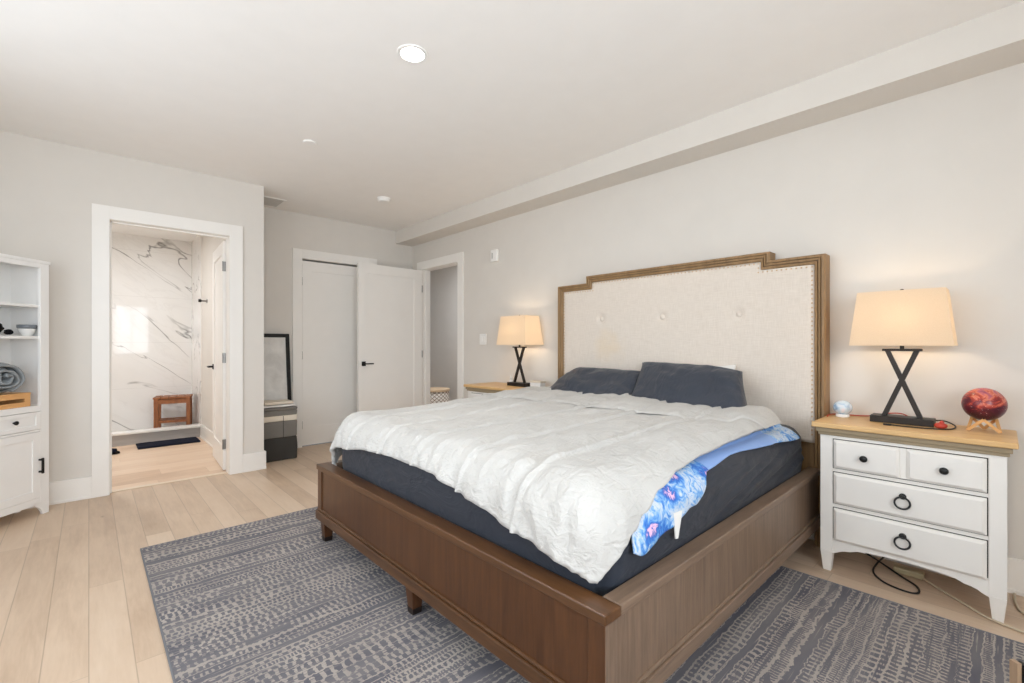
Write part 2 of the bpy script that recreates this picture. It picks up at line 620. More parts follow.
def obj(name, bm, mat=None, parent=None, smooth=False, bevel=0.0, seg=2, loc=None):
    bmesh.ops.recalc_face_normals(bm, faces=bm.faces)
    me = bpy.data.meshes.new(name)
    bm.to_mesh(me)
    bm.free()
    o = link(name, me, mat, parent, smooth, loc)
    if bevel > 0:
        md = o.modifiers.new('bevel', 'BEVEL')
        md.width = bevel
        md.segments = seg
        md.limit_method = 'ANGLE'
        md.angle_limit = radians(40)
    return o


def tag(o, label=None, cat=None, group=None, kind=None):
    if label:
        o['label'] = label
    if cat:
        o['category'] = cat
    if group:
        o['group'] = group
    if kind:
        o['kind'] = kind
    return o


def thing(name, label, cat, loc=(0, 0, 0), rz=0.0, group=None):
    o = bpy.data.objects.new(name, None)
    o.empty_display_size = 0.05
    COL.objects.link(o)
    o.location = loc
    o.rotation_euler = (0, 0, rz)
    return tag(o, label, cat, group)


def box(bm, x0, x1, y0, y1, z0, z1, mi=0):
    vs = [bm.verts.new(p) for p in ((x0, y0, z0), (x1, y0, z0), (x1, y1, z0), (x0, y1, z0),
                                    (x0, y0, z1), (x1, y0, z1), (x1, y1, z1), (x0, y1, z1))]
    for f in ((0, 3, 2, 1), (4, 5, 6, 7), (0, 1, 5, 4), (1, 2, 6, 5), (2, 3, 7, 6), (3, 0, 4, 7)):
        q = bm.faces.new([vs[i] for i in f])
        q.material_index = mi
    return vs


def B(*boxes):
    bm = bmesh.new()
    for b in boxes:
        box(bm, *b)
    return bm


def frustum(bm, cx, cy, z0, z1, a0, b0, a1, b1, dx=0, dy=0):
    """square post: half sizes a0,b0 at z0 and a1,b1 at z1"""
    lo = [bm.verts.new((cx + s * a0, cy + t * b0, z0)) for s, t in ((-1, -1), (1, -1), (1, 1), (-1, 1))]
    hi = [bm.verts.new((cx + dx + s * a1, cy + dy + t * b1, z1)) for s, t in ((-1, -1), (1, -1), (1, 1), (-1, 1))]
    bm.faces.new(lo[::-1])
    bm.faces.new(hi)
    for i in range(4):
        j = (i + 1) % 4
        bm.faces.new((lo[i], lo[j], hi[j], hi[i]))


def bar(bm, p, q, a, b):
    """rectangular bar between two points"""
    p, q = Vector(p), Vector(q)
    d = (q - p).normalized()
    up = Vector((0, 1, 0)) if abs(d.y) < 0.9 else Vector((0, 0, 1))
    s = d.cross(up).normalized()
    u = s.cross(d).normalized()
    r = []
    for c in (p, q):
        r.append([bm.verts.new(c + s * sx * a + u * sy * b) for sx, sy in ((-1, -1), (1, -1), (1, 1), (-1, 1))])
    bm.faces.new(r[0][::-1])
    bm.faces.new(r[1])
    for i in range(4):
        j = (i + 1) % 4
        bm.faces.new((r[0][i], r[0][j], r[1][j], r[1][i]))


def lathe(bm, prof, n=32, c=(0, 0, 0), axis='Z'):
    """prof: list of (radius, height)"""
    rings = []
    for r, h in prof:
        ring = []
        for i in range(n):
            a = 2 * pi * i / n
            p = {'Z': (r * cos(a), r * sin(a), h), 'Y': (r * cos(a), h, r * sin(a)), 'X': (h, r * cos(a), r * sin(a))}[axis]
            ring.append(bm.verts.new((c[0] + p[0], c[1] + p[1], c[2] + p[2])))
        rings.append(ring)
    for k in range(len(rings) - 1):
        for i in range(n):
            j = (i + 1) % n
            bm.faces.new((rings[k][i], rings[k][j], rings[k + 1][j], rings[k + 1][i]))
    if prof[0][0] > 1e-6:
        bm.faces.new(rings[0][::-1])
    if prof[-1][0] > 1e-6:
        bm.faces.new(rings[-1])


def tube(bm, pts, r, n=8, closed=False, smooth_n=6):
    P = [Vector(p) for p in pts]
    if smooth_n > 1:
        Q = []
        L = len(P)
        rng = range(L if closed else L - 1)
        for i in rng:
            p0 = P[(i - 1) % L] if closed or i > 0 else P[i]
            p1, p2 = P[i], P[(i + 1) % L]
            p3 = P[(i + 2) % L] if closed or i + 2 < L else P[(i + 1) % L]
            for k in range(smooth_n):
                s = k / smooth_n
                Q.append(0.5 * ((2 * p1) + (p2 - p0) * s + (2 * p0 - 5 * p1 + 4 * p2 - p3) * s * s + (3 * p1 - p0 - 3 * p2 + p3) * s ** 3))
        if not closed:
            Q.append(P[-1])
        P = Q
    rings = []
    L = len(P)
    up = Vector((0, 0, 1))
    for i in range(L):
        a = P[(i - 1) % L] if closed or i > 0 else P[i]
        b = P[(i + 1) % L] if closed or i < L - 1 else P[i]
        d = (b - a)
        d = d.normalized() if d.length > 1e-9 else Vector((1, 0, 0))
        s = d.cross(up)
        s = s.normalized() if s.length > 1e-4 else d.cross(Vector((1, 0, 0))).normalized()
        u = s.cross(d).normalized()
        rings.append([bm.verts.new(P[i] + (s * cos(2 * pi * k / n) + u * sin(2 * pi * k / n)) * r) for k in range(n)])
    for i in range(L if closed else L - 1):
        A, Bq = rings[i], rings[(i + 1) % L]
        for k in range(n):
            j = (k + 1) % n
            bm.faces.new((A[k], A[j], Bq[j], Bq[k]))
    if not closed:
        bm.faces.new(rings[0][::-1])
        bm.faces.new(rings[-1])


def grid(bm, f, nu, nv):
    vs = [[bm.verts.new(f(i / nu, j / nv)) for j in range(nv + 1)] for i in range(nu + 1)]
    for i in range(nu):
        for j in range(nv):
            bm.faces.new((vs[i][j], vs[i + 1][j], vs[i + 1][j + 1], vs[i][j + 1]))
    return vs


def prism(bm, poly, axis, a, b):
    """extrude a 2-D polygon: axis 'Y' -> poly in (x,z), 'X' -> (y,z), 'Z' -> (x,y)"""
    def P(p, h):
        return {'Y': (p[0], h, p[1]), 'X': (h, p[0], p[1]), 'Z': (p[0], p[1], h)}[axis]
    A = [bm.verts.new(P(p, a)) for p in poly]
    C = [bm.verts.new(P(p, b)) for p in poly]
    bm.faces.new(A)
    bm.faces.new(C[::-1])
    n = len(poly)
    for i in range(n):
        j = (i + 1) % n
        bm.faces.new((A[i], A[j], C[j], C[i]))


def rbox(bm, lo, hi, r, n=(20, 20, 6), disp=None):
    """rounded box as a regular grid, with an optional displacement callback"""
    lo, hi = Vector(lo), Vector(hi)
    cache = {}

    def V(p):
        k = (round(p.x, 6), round(p.y, 6), round(p.z, 6))
        if k not in cache:
            c = Vector(tuple(min(max(p[i], lo[i] + r), hi[i] - r) for i in range(3)))
            d = p - c
            nrm = d.normalized() if d.length > 1e-9 else Vector((0, 0, 1))
            q = c + nrm * r
            if disp:
                q = disp(q, nrm)
            cache[k] = bm.verts.new(q)
        return cache[k]

    def ticks(i):
        a = [lo[i] + r * t / 3 for t in range(3)]
        m = [lo[i] + r + (hi[i] - lo[i] - 2 * r) * t / n[i] for t in range(n[i] + 1)]
        b = [hi[i] - r + r * t / 3 for t in range(1, 4)]
        return a + m + b
    T = [ticks(i) for i in range(3)]
    for ax in range(3):
        u, v = (ax + 1) % 3, (ax + 2) % 3
        for side in (lo[ax], hi[ax]):
            for i in range(len(T[u]) - 1):
                for j in range(len(T[v]) - 1):
                    ps = []
                    for a, b in ((i, j), (i + 1, j), (i + 1, j + 1), (i, j + 1)):
                        p = Vector((0, 0, 0))
                        p[ax] = side
                        p[u] = T[u][a]
                        p[v] = T[v][b]
                        ps.append(V(p))
                    if len(set(ps)) == 4:
                        try:
                            bm.faces.new(ps)
                        except ValueError:
                            pass


def struct(name, bm, mat, parent=None, bevel=0.0, smooth=False):
    o = obj(name, bm, mat, parent, smooth, bevel)
    if parent is None:
        o['kind'] = 'structure'
    return o


def copy_tree(o, parent=None):
    c = o.copy()
    COL.objects.link(c)
    if parent is not None:
        c.parent = parent
    for ch in list(o.children):
        copy_tree(ch, c)
    return c


def lerp_tab(tab, x):
    if x <= tab[0][0]:
        return tab[0][1]
    for (a, va), (b, vb) in zip(tab, tab[1:]):
        if x <= b:
            s = (x - a) / (b - a)
            s = s * s * (3 - 2 * s)
            return va + (vb - va) * s
    return tab[-1][1]


# ================================================================ ROOM SHELL
T = 0.12
DH = 2.155     # door opening height
# floors
struct('floor', B((XC - 0.02, XR + T, YBK - T, W + T, -0.1, 0.0)), M['floor'])
struct('floor_bathroom', B((-7.9, XB - 0.09, -1.2, 1.3, -0.1, 0.0)), M['bathfloor']).location.z = 0.0015
struct('floor_hall', B((-8.2, -2.8, W + T, 4.9, -0.1, 0.0)), M['floor'])
# ceilings
struct('ceiling', B((XC - 0.3, XR + T, YBK - T, W + T, CZ, CZ + 0.1)), M['ceiling'])
struct('ceiling_bathroom', B((-7.95, XB - T, -1.2, YC - 0.06, 2.60, 2.66)), M['ceiling'])
struct('ceiling_hall', B((-8.2, -2.8, W + T, 4.9, 2.6, 2.66)), M['ceiling'])
# bathroom wall with its doorway
BY0, BY1 = 0.119, 0.932
struct('wall_left', B((XB - T, XB, YBK - T, BY0, 0, CZ), (XB - T, XB, BY1, YC, 0, CZ), (XB - T, XB, BY0, BY1, DH, CZ),
                      (XC, XB - T, YC - 0.1, YC, 0, CZ)), M['wall'])
# closet wall with its doorway
CY0, CY1 = 1.786, 2.598
struct('wall_far', B((XC - T, XC, YC - 0.1, CY0, 0, CZ), (XC - T, XC, CY1, W + T, 0, CZ), (XC - T, XC, CY0, CY1, DH + 0.005, CZ),
                     (XC - 0.5, XC - T, CY0 - 0.1, CY1 + 0.1, 0, CZ)), M['wall'])
# headboard wall with the hall doorway
HX0, HX1 = -5.205, -4.40
struct('wall_right', B((XC, HX0, W, W + T, 0, CZ), (HX1, XR, W, W + T, 0, CZ), (HX0, HX1, W, W + T, DH, CZ)), M['wall'])
# walls behind the camera with one reflected window and two added for fill
WY0, WY1, WZ0, WZ1 = 0.49, 1.29, 0.87, 2.28
UY0, UY1 = -0.93, 0.27
struct('wall_window', B((XR, XR + T, YBK, UY0, 0, CZ), (XR, XR + T, UY1, WY0, 0, CZ), (XR, XR + T, UY0, UY1, 0, WZ0), (XR, XR + T, UY0, UY1, WZ1, CZ), (XR, XR + T, WY1, W, 0, CZ), (XR, XR + T, WY0, WY1, 0, WZ0), (XR, XR + T, WY0, WY1, WZ1, CZ)), M['wall'])
VX0, VX1, VZ0, VZ1 = -3.5, -0.3, 0.65, 2.35
struct('wall_back', B((XB, VX0, YBK - T, YBK, 0, CZ), (VX1, XR + T, YBK - T, YBK, 0, CZ), (VX0, VX1, YBK - T, YBK, 0, VZ0), (VX0, VX1, YBK - T, YBK, VZ1, CZ)), M['wall'])
# soffit along the headboard wall
struct('trim_1', B((XC, XR, 2.973, W, 2.503, CZ)), M['wall'])
# bathroom shell
struct('wall_shower', B((-7.9, -7.7, -1.2, 1.2, 0, 2.62)), M['marble'])
struct('wall_shower_side', B((-7.7, -6.97, 1.05, 1.19, 0, 2.62)), M['marble'])
struct('wall_bathroom_right', B((-6.97, XB - T, 1.052, 1.115, 0, 2.62)), M['wall'])
struct('wall_bathroom_back', B((-7.9, XB - T, -1.3, -1.2, 0, 2.62)), M['wall'])
struct('trim_2', B((-6.955, -6.935, -1.2, 1.05, 0.0, 0.125), (-7.06, -6.955, -1.2, 1.05, 0.0, 0.125)), M['curb'])
struct('trim_3', B((-7.08, -6.92, -1.2, 1.05, 0.125, 0.15)), M['quartz'], bevel=0.004)
struct('floor_shower', B((-7.7, -7.08, -1.2, 1.05, 0.0, 0.03)), M['marble'])
# hall shell
struct('wall_hall', B((-8.2, -2.8, 4.75, 4.87, 0, 2.66)), M['hallwall'])
struct('wall_hall_left', B((-8.3, -8.2, W, 4.87, 0, 2.66)), M['hallwall'])
struct('wall_hall_right', B((-2.9, -2.8, W + T, 4.75, 0, 2.66)), M['hallwall'])
struct('wall_hall_front', B((-8.2, XC - T, W, W + T, 0, 2.66)), M['hallwall'])

# baseboards
BH, BT = 0.165, 0.016


def bb_x(y, x0, x1, face, z=BH):     # along x, face=-1 -> projects to -y
    a, b = (y - BT, y) if face < 0 else (y, y + BT)
    c, d = (y - BT - 0.006, y) if face < 0 else (y, y + BT + 0.006)
    return [(x0, x1, a, b, 0, z), (x0, x1, c, d, 0, 0.02)]


def bb_y(x, y0, y1, face, z=BH):
    a, b = (x, x + BT) if face > 0 else (x - BT, x)
    c, d = (x, x + BT + 0.006) if face > 0 else (x - BT - 0.006, x)
    return [(a, b, y0, y1, 0, z), (c, d, y0, y1, 0, 0.02)]


CW = 0.103    # casing width
struct('baseboard_left', B(*(bb_y(XB, YBK, BY0 - CW, 1) + bb_y(XB, BY1 + CW, YC + BT, 1) + bb_x(YC, XC, XB, 1))), M['trim'], bevel=0.002)
struct('baseboard_far', B(*(bb_y(XC, YC + BT, CY0 - CW, 1) + bb_y(XC, CY1 + CW, W, 1))), M['trim'], bevel=0.002)
struct('baseboard_right', B(*bb_x(W, HX1 + CW, XR, -1)), M['trim'], bevel=0.002)
struct('baseboard_back', B(*(bb_x(YBK, XB, XR, 1) + bb_y(XR, YBK, W, -1))), M['trim'], bevel=0.002)
struct('baseboard_bathroom', B(*bb_x(1.052, -6.93, XB - T, -1)), M['trim'], bevel=0.002)
struct('baseboard_hall', B(*bb_x(4.75, -8.2, -2.9, -1)), M['trim'], bevel=0.002)


# door frames: jamb lining, stop and casing
def casing_y(x, y0, y1, h, face):
    a, b = (x, x + 0.02) if face > 0 else (x - 0.02, x)
    return [(a, b, y0 - CW, y0, 0, h + CW), (a, b, y1, y1 + CW, 0, h + CW), (a, b, y0, y1, h, h + CW)]


def casing_x(y, x0, x1, h, face):
    a, b = (y, y + 0.02) if face > 0 else (y - 0.02, y)
    return [(x0 - CW, x0, a, b, 0, h + CW), (x1, x1 + CW, a, b, 0, h + CW), (x0, x1, a, b, h, h + CW)]


J = 0.003
struct('trim_4', B(*(casing_y(XB, BY0, BY1, DH, 1) + casing_y(XB - T, BY0, BY1, DH, -1) +
                     [(XB - T, XB, BY0, BY0 + J, 0, DH), (XB - T, XB, BY1 - J, BY1, 0, DH), (XB - T, XB, BY0, BY1, DH - J, DH),
                      (XB - 0.075, XB - 0.04, BY0 + J, BY0 + J + 0.012, 0, DH - J), (XB - 0.075, XB - 0.04, BY0, BY1, DH - J - 0.012, DH - J)])),
       M['trim'], bevel=0.003)
struct('trim_5', B(*(casing_y(XC, CY0, CY1, DH + 0.005, 1) +
                     [(XC - T, XC, CY0, CY0 + J, 0, DH), (XC - T, XC, CY1 - J, CY1, 0, DH), (XC - T, XC, CY0, CY1, DH - J + 0.005, DH + 0.005)])),
       M['trim'], bevel=0.003)
struct('trim_6', B(*(casing_x(W, HX0, HX1, DH, -1) +
                     [(HX0, HX0 + J, W, W + T, 0, DH), (HX1 - J, HX1, W, W + T, 0, DH), (HX0, HX1, W, W + T, DH - J, DH),
                      (HX0 + J, HX0 + J + 0.012, W + 0.045, W + 0.08, 0, DH - J), (HX1 - J - 0.012, HX1 - J, W + 0.045, W + 0.08, 0, DH - J)])),
       M['trim'], bevel=0.003)
struct('trim_7', B((XB - 0.10, XB - 0.05, BY0 + J, BY1 - J, 0.0, 0.008)), plain('threshold', (226, 208, 186), 0.4), bevel=0.003)


# doors (structure): local x from the hinge along the leaf, y thickness, z up
def door_leaf(name, width, height, lever_side, loc, rz, hinges=(0.25, 1.05, 1.9)):
    t = 0.04
    s = 0.115
    bm = B((0.003, s, 0, t, 0.012, height), (width - s, width - 0.003, 0, t, 0.012, height),
           (s, width - s, 0, t, height - s, height), (s, width - s, 0, t, 0.012, 0.012 + 0.21))
    o = obj(name, bm, M['door'])
    o['kind'] = 'structure'
    o.location = loc
    o.rotation_euler = (0, 0, rz)
    bm = B((s - 0.004, width - s + 0.004, 0.010, t - 0.010, 0.2, height - s + 0.004))
    obj('panel', bm, M['door'], o)
    for y, sg in ((0.0, -1), (t, 1)):
        bm = bmesh.new()
        a, b = (y - 0.008, y) if sg < 0 else (y, y + 0.008)
        xx = width - 0.065
        box(bm, xx - 0.024, xx + 0.024, a, b, 0.918, 0.972)
        lathe(bm, [(0.01, min(0, sg * 0.05)), (0.01, max(0, sg * 0.05))], 12, (xx, y, 0.945), 'Y')
        ya = y + sg * 0.05
        box(bm, xx - 0.105, xx + 0.010, ya - 0.006, ya + 0.006, 0.938, 0.952)
        obj('lever_handle', bm, M['black'], o, bevel=0.0015)
    for z in hinges:
        bm = bmesh.new()
        box(bm, -0.003, 0.004, 0.004, t - 0.002, z - 0.045, z + 0.045)
        lathe(bm, [(0.006, z - 0.045), (0.006, z + 0.045)], 10, (-0.004, t + 0.002, 0))
        lathe(bm, [(0.008, z - 0.045), (0.008, z + 0.045)], 10, (-0.003, -0.004, 0))
        obj('hinge', bm, M['chrome'], o)
    return o


# bathroom door, swung into the bathroom
a_b = math.atan2(0.042, -0.74)
door_leaf('door_1', 0.74, 2.135, 0, (-4.915, 0.952, 0), a_b)
# closet door, shut
door_leaf('door_2', CY1 - CY0 - 2 * J - 0.004, 2.135, 0, (XC - 0.003, CY0 + J + 0.002, 0), radians(90))
# bedroom door, swung back in front of the closet wall
door_leaf('door_3', 0.865, 2.14, 0, (-5.215, 3.195, 0), radians(-90))


# windows behind the camera: one reflected in the tile, two added for fill
def window(name, horizontal, c0, c1, z0, z1, plane, mull):
    fw = 0.05

    def bx(u0, u1, v0, v1, za, zb):
        return (v0, v1, u0, u1, za, zb) if not horizontal else (u0, u1, v0, v1, za, zb)
    p0, p1 = plane
    bs = [bx(c0, c0 + fw, p0, p1, z0, z1), bx(c1 - fw, c1, p0, p1, z0, z1), bx(c0, c1, p0, p1, z0, z0 + fw), bx(c0, c1, p0, p1, z1 - fw, z1)]
    for m in mull:
        bs.append(bx(m - 0.02, m + 0.02, p0, p1, z0, z1))
    o = struct(name, B(*bs), M['trim'], bevel=0.003)
    pm = (p0 + p1) / 2
    obj('pane', B(bx(c0 + fw, c1 - fw, pm - 0.003, pm + 0.003, z0 + fw, z1 - fw)), M['glass'], o)
    return o


window('window_1', False, WY0, WY1, WZ0, WZ1, (XR + 0.03, XR + 0.09), [(WY0 + WY1) / 2])
window('fill_window_side', False, UY0, UY1, WZ0, WZ1, (XR + 0.03, XR + 0.09), [(UY0 + UY1) / 2])  # unseen window, added to bring fill from the side
window('fill_window_back', True, VX0, VX1, VZ0, VZ1, (YBK - 0.09, YBK - 0.03), [-2.43, -1.37])  # unseen window, added to bring fill from the back wall

# ================================================================ RUG
bm = bmesh.new()
box(bm, -3.355, 0.42, 0.222, 2.672, 0.0, 0.009)
rug = obj('area_rug', bm, M['rug'])
tag(rug, 'grey and navy patterned area rug under the bed', 'rug')
bm = B((-3.362, 0.427, 0.215, 0.222, 0.0, 0.0105), (-3.362, 0.427, 2.672, 2.679, 0.0, 0.0105),
       (-3.362, -3.355, 0.222, 2.672, 0.0, 0.0105), (0.42, 0.427, 0.222, 2.672, 0.0, 0.0105))
obj('binding', bm, M['rugedge'], rug, bevel=0.002)

# ================================================================ BED
FX0, FX1, FY = -2.805, -0.715, 1.0      # frame outside, foot face
RT = 0.46                               # top of the rails
bed = thing('bed_frame', 'brown wooden bed frame with stepped upholstered headboard, on the rug', 'bed', (0, 0, 0))
RB = 0.135
# footboard
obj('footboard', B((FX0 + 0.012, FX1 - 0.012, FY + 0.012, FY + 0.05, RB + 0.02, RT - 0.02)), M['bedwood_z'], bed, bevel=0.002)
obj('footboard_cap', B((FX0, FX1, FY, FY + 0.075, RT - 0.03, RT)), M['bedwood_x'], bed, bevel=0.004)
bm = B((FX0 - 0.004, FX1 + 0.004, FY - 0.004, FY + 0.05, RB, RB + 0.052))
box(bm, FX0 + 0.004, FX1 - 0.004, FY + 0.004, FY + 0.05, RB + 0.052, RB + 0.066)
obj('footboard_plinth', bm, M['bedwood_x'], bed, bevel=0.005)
for xx in (FX0 + 0.006, FX1 - 0.064):
    obj('corner_stile', B((xx, xx + 0.058, FY + 0.007, FY + 0.03, RB + 0.06, RT - 0.03)), M['bedwood_z'], bed, bevel=0.002)
# side rails
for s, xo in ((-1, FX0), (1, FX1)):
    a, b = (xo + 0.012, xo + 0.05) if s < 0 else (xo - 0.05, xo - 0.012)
    obj('side_rail', B((a, b, FY + 0.05, 3.09, RB + 0.02, RT - 0.02)), M['bedside_z_lit'], bed, bevel=0.002)
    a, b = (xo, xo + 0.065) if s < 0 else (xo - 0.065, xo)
    obj('rail_cap', B((a, b, FY + 0.075, 3.10, RT - 0.03, RT)), M['bedwood_y_lit'], bed, bevel=0.004)
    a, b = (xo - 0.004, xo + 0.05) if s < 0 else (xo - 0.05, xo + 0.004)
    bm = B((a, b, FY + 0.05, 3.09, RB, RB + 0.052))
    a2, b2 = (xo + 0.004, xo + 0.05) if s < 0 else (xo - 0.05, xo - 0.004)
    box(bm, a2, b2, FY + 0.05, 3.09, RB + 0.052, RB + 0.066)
    obj('rail_plinth', bm, M['bedwood_y_lit'], bed, bevel=0.005)
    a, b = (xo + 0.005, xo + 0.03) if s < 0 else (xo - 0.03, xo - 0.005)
    obj('corner_stile', B((a, b, FY + 0.008, FY + 0.06, RB + 0.06, RT - 0.029)), M['bedside_z_lit'], bed, bevel=0.0015)
# slat deck
obj('slat_deck', B((FX0 + 0.05, FX1 - 0.05, FY + 0.05, 3.09, 0.30, 0.385)), M['white_linen'], bed)
# legs with metal tips
for lx, ly in ((FX0 + 0.055, FY + 0.045), (-1.752, FY + 0.045), (FX1 - 0.055, FY + 0.045), (-1.752, 2.05)):
    bm = bmesh.new()
    frustum(bm, lx, ly, 0.034, RB + 0.01, 0.022, 0.022, 0.032, 0.032)
    lg = obj('leg', bm, M['bedwood_z'], bed, bevel=0.002)
    bm = bmesh.new()
    frustum(bm, lx, ly, 0.0095, 0.036, 0.021, 0.021, 0.0235, 0.0235)
    obj('leg_tip', bm, plain('leg_tip', (30, 22, 18), 0.4), lg)

# headboard frame: a stepped outline with a reeded profile
HB_Y = 3.115
OUT = [(-2.74, 0.0), (-2.74, 1.697), (-2.42, 1.697), (-2.42, 1.757), (-0.99, 1.757), (-0.99, 1.702), (-0.698, 1.702), (-0.698, 0.0)]
NRM = []
for (x0, z0), (x1, z1) in zip(OUT, OUT[1:]):
    dx, dz = x1 - x0, z1 - z0
    L = sqrt(dx * dx + dz * dz)
    NRM.append((dz / L, -dx / L))
PROF = [(0.0, W - 0.01), (0.0, HB_Y - 0.005), (0.004, HB_Y - 0.012), (0.016, HB_Y - 0.014), (0.0185, HB_Y - 0.002), (0.0215, HB_Y - 0.002), (0.023, HB_Y - 0.013),
        (0.033, HB_Y - 0.010), (0.035, HB_Y + 0.004), (0.038, HB_Y + 0.004), (0.040, HB_Y - 0.008), (0.050, HB_Y - 0.005),
        (0.054, HB_Y + 0.003), (0.058, HB_Y + 0.012), (0.058, W - 0.01)]


def inset(k, d):
    if k == 0:
        n = NRM[0]
    elif k == len(OUT) - 1:
        n = NRM[-1]
    else:
        n = (NRM[k - 1][0] + NRM[k][0], NRM[k - 1][1] + NRM[k][1])
    return OUT[k][0] + n[0] * d, OUT[k][1] + n[1] * d


bm = bmesh.new()
rings = []
for k in range(len(OUT)):
    ring = []
    for d, y in PROF:
        x, z = inset(k, d)
        ring.append(bm.verts.new((x, y, z)))
    rings.append(ring)
for k in range(len(OUT) - 1):
    for i in range(len(PROF)):
        j = (i + 1) % len(PROF)
        bm.faces.new((rings[k][i], rings[k][j], rings[k + 1][j], rings[k + 1][i]))
bm.faces.new(rings[0])
bm.faces.new(rings[-1])
hb_frame = obj('headboard_frame', bm, M['hbwood'], bed)
obj('headboard_backing', B((-2.70, -0.73, HB_Y + 0.03, W - 0.012, 0.12, 0.64)), M['hbwood'], bed)
# upholstered panel
IN = [inset(k, 0.056) for k in range(len(OUT))]
BTN = [(-2.265, 1.385), (-1.722, 1.38), (-1.178, 1.375)]
ZB = 0.60


def breaks(vals, step):
    vals = sorted(set(round(v, 4) for v in vals))
    out = []
    for a, b in zip(vals, vals[1:]):
        n = max(1, int((b - a) / step + 0.5))
        out += [a + (b - a) * i / n for i in range(n)]
    return out + [vals[-1]]


XS = breaks([IN[0][0], IN[2][0], IN[4][0], IN[6][0]], 0.02)
ZS = breaks([ZB, IN[1][1], IN[6][1], IN[3][1]], 0.02)


def inside(x, z):
    if z < IN[1][1]:
        return True
    if x < IN[2][0]:
        return z < IN[1][1]
    if x > IN[4][0]:
        return z < IN[6][1]
    return True


def up_y(x, z):
    e = min(x - IN[0][0], IN[6][0] - x, IN[3][1] - z, z - ZB + 0.02)
    y = HB_Y + 0.008 - 0.012 * (1 - exp(-max(e, 0) / 0.02))
    for bx_, bz_ in BTN:
        r = sqrt((x - bx_) ** 2 + (z - bz_) ** 2)
        y += 0.020 * exp(-(r / 0.030) ** 2)
    y += 0.0015 * noise.noise(Vector((x * 5, 0, z * 5)))
    return y


bm = bmesh.new()
vc = {}


def uv(i, j):
    if (i, j) not in vc:
        vc[(i, j)] = bm.verts.new((XS[i], up_y(XS[i], ZS[j]), ZS[j]))
    return vc[(i, j)]


for i in range(len(XS) - 1):
    for j in range(len(ZS) - 1):
        if inside((XS[i] + XS[i + 1]) / 2, (ZS[j] + ZS[j + 1]) / 2):
            bm.faces.new((uv(i, j), uv(i + 1, j), uv(i + 1, j + 1), uv(i, j + 1)))
ex = bmesh.ops.extrude_face_region(bm, geom=list(bm.faces))
for v in ex['geom']:
    if isinstance(v, bmesh.types.BMVert):
        v.co.y = HB_Y + 0.05
uph = obj('upholstery', bm, M['linen'], bed, smooth=True)
uph.data.shade_smooth() if hasattr(uph.data, 'shade_smooth') else None
for bx_, bz_ in BTN:
    bm = bmesh.new()
    lathe(bm, [(0.0001, -0.010), (0.012, -0.008), (0.019, -0.002), (0.021, 0.004), (0.020, 0.012)], 24, (bx_, HB_Y + 0.008, bz_), 'Y')
    obj('button', bm, M['linen'], bed, smooth=True)
# nailhead trim along the frame
NL = []
pth = [inset(k, 0.068) for k in range(len(OUT))]
pth[0] = (pth[0][0], ZB + 0.02)
pth[-1] = (pth[-1][0], ZB + 0.02)
for (x0, z0), (x1, z1) in zip(pth, pth[1:]):
    L = sqrt((x1 - x0) ** 2 + (z1 - z0) ** 2)
    n = max(1, int(L / 0.0265))
    for i in range(n):
        NL.append((x0 + (x1 - x0) * i / n, z0 + (z1 - z0) * i / n))
NL.sort(key=lambda p: -p[0])
bm = bmesh.new()
lathe(bm, [(0.0055, 0.002), (0.005, -0.0015), (0.003, -0.0036), (0.0001, -0.0045)], 8, (0, 0, 0), 'Y')
nail = obj('nailhead', bm, plain('antique_brass', (206, 176, 140), 0.4, 0.1), bed, smooth=True)
nail.location = (NL[0][0], up_y(*NL[0]), NL[0][1])
for p in NL[1:100]:
    c = nail.copy()
    COL.objects.link(c)
    c.parent = bed
    c.location = (p[0], up_y(*p), p[1])
bm = bmesh.new()
for p in NL[100:]:
    lathe(bm, [(0.0055, 0.002), (0.005, -0.0015), (0.003, -0.0036), (0.0001, -0.0045)], 8, (p[0], up_y(*p), p[1]), 'Y')
tag(obj('nailhead_row', bm, nail.data.materials[0], bed, smooth=True), kind='stuff')

# mattress with its fitted sheet
MX0, MX1, MY0, MY1, MZ0, MZ1 = -2.71, -0.79, 1.085, 3.095, 0.388, 0.705


def m_disp(p, n):
    q = p.copy()
    RC = 0.11
    vx = max(0.0, p.x - (MX1 - RC)) - max(0.0, (MX0 + RC) - p.x)
    vy = max(0.0, p.y - (MY1 - RC)) - max(0.0, (MY0 + RC) - p.y)
    if abs(vx) > 1e-6 and abs(vy) > 1e-6:
        f_ = max(abs(vx), abs(vy)) / sqrt(vx * vx + vy * vy)
        q.x += vx * (f_ - 1)
        q.y += vy * (f_ - 1)
    if n.x > 0.5 and p.y > 1.5:
        g_ = min(1.0, (p.y - 1.5) / 0.9) * sin(pi * (p.z - MZ0) / (MZ1 - MZ0))
        c_ = noise.noise(Vector((0.5, p.z * 26 - (p.y - 3.0) * 4.2, p.y * 0.8)))
        q += n * 0.014 * g_ * (abs(c_) * 2 - 0.6)
    if n.x > 0.5 or n.y < -0.5:
        k = 1.0
        t_ = p.y if n.x > 0.5 else p.x
        w_ = noise.noise(Vector((t_ * 1.3 - p.z * 3.0, p.z * 9 + t_ * 2.2, 3.1)))
        w2 = noise.noise(Vector((t_ * 3 - p.z * 4.0, p.z * 22 + t_ * 5, 8.1)))
        amp = 0.009 if (n.x > 0.5 and p.y > 1.8) else 0.004
        q += n * (w_ * amp + w2 * amp * 0.4)
        zz = (p.z - MZ0) / (MZ1 - MZ0)
        q += n * 0.005 * sin(pi * zz)
    return q


bm = bmesh.new()
rbox(bm, (MX0, MY0, MZ0), (MX1, MY1, MZ1), 0.085, (50, 70, 18), m_disp)
mat_o = obj('mattress', bm, M['sheet'], None, smooth=True)
tag(mat_o, 'thick mattress in a dark navy fitted sheet on the bed frame', 'mattress')

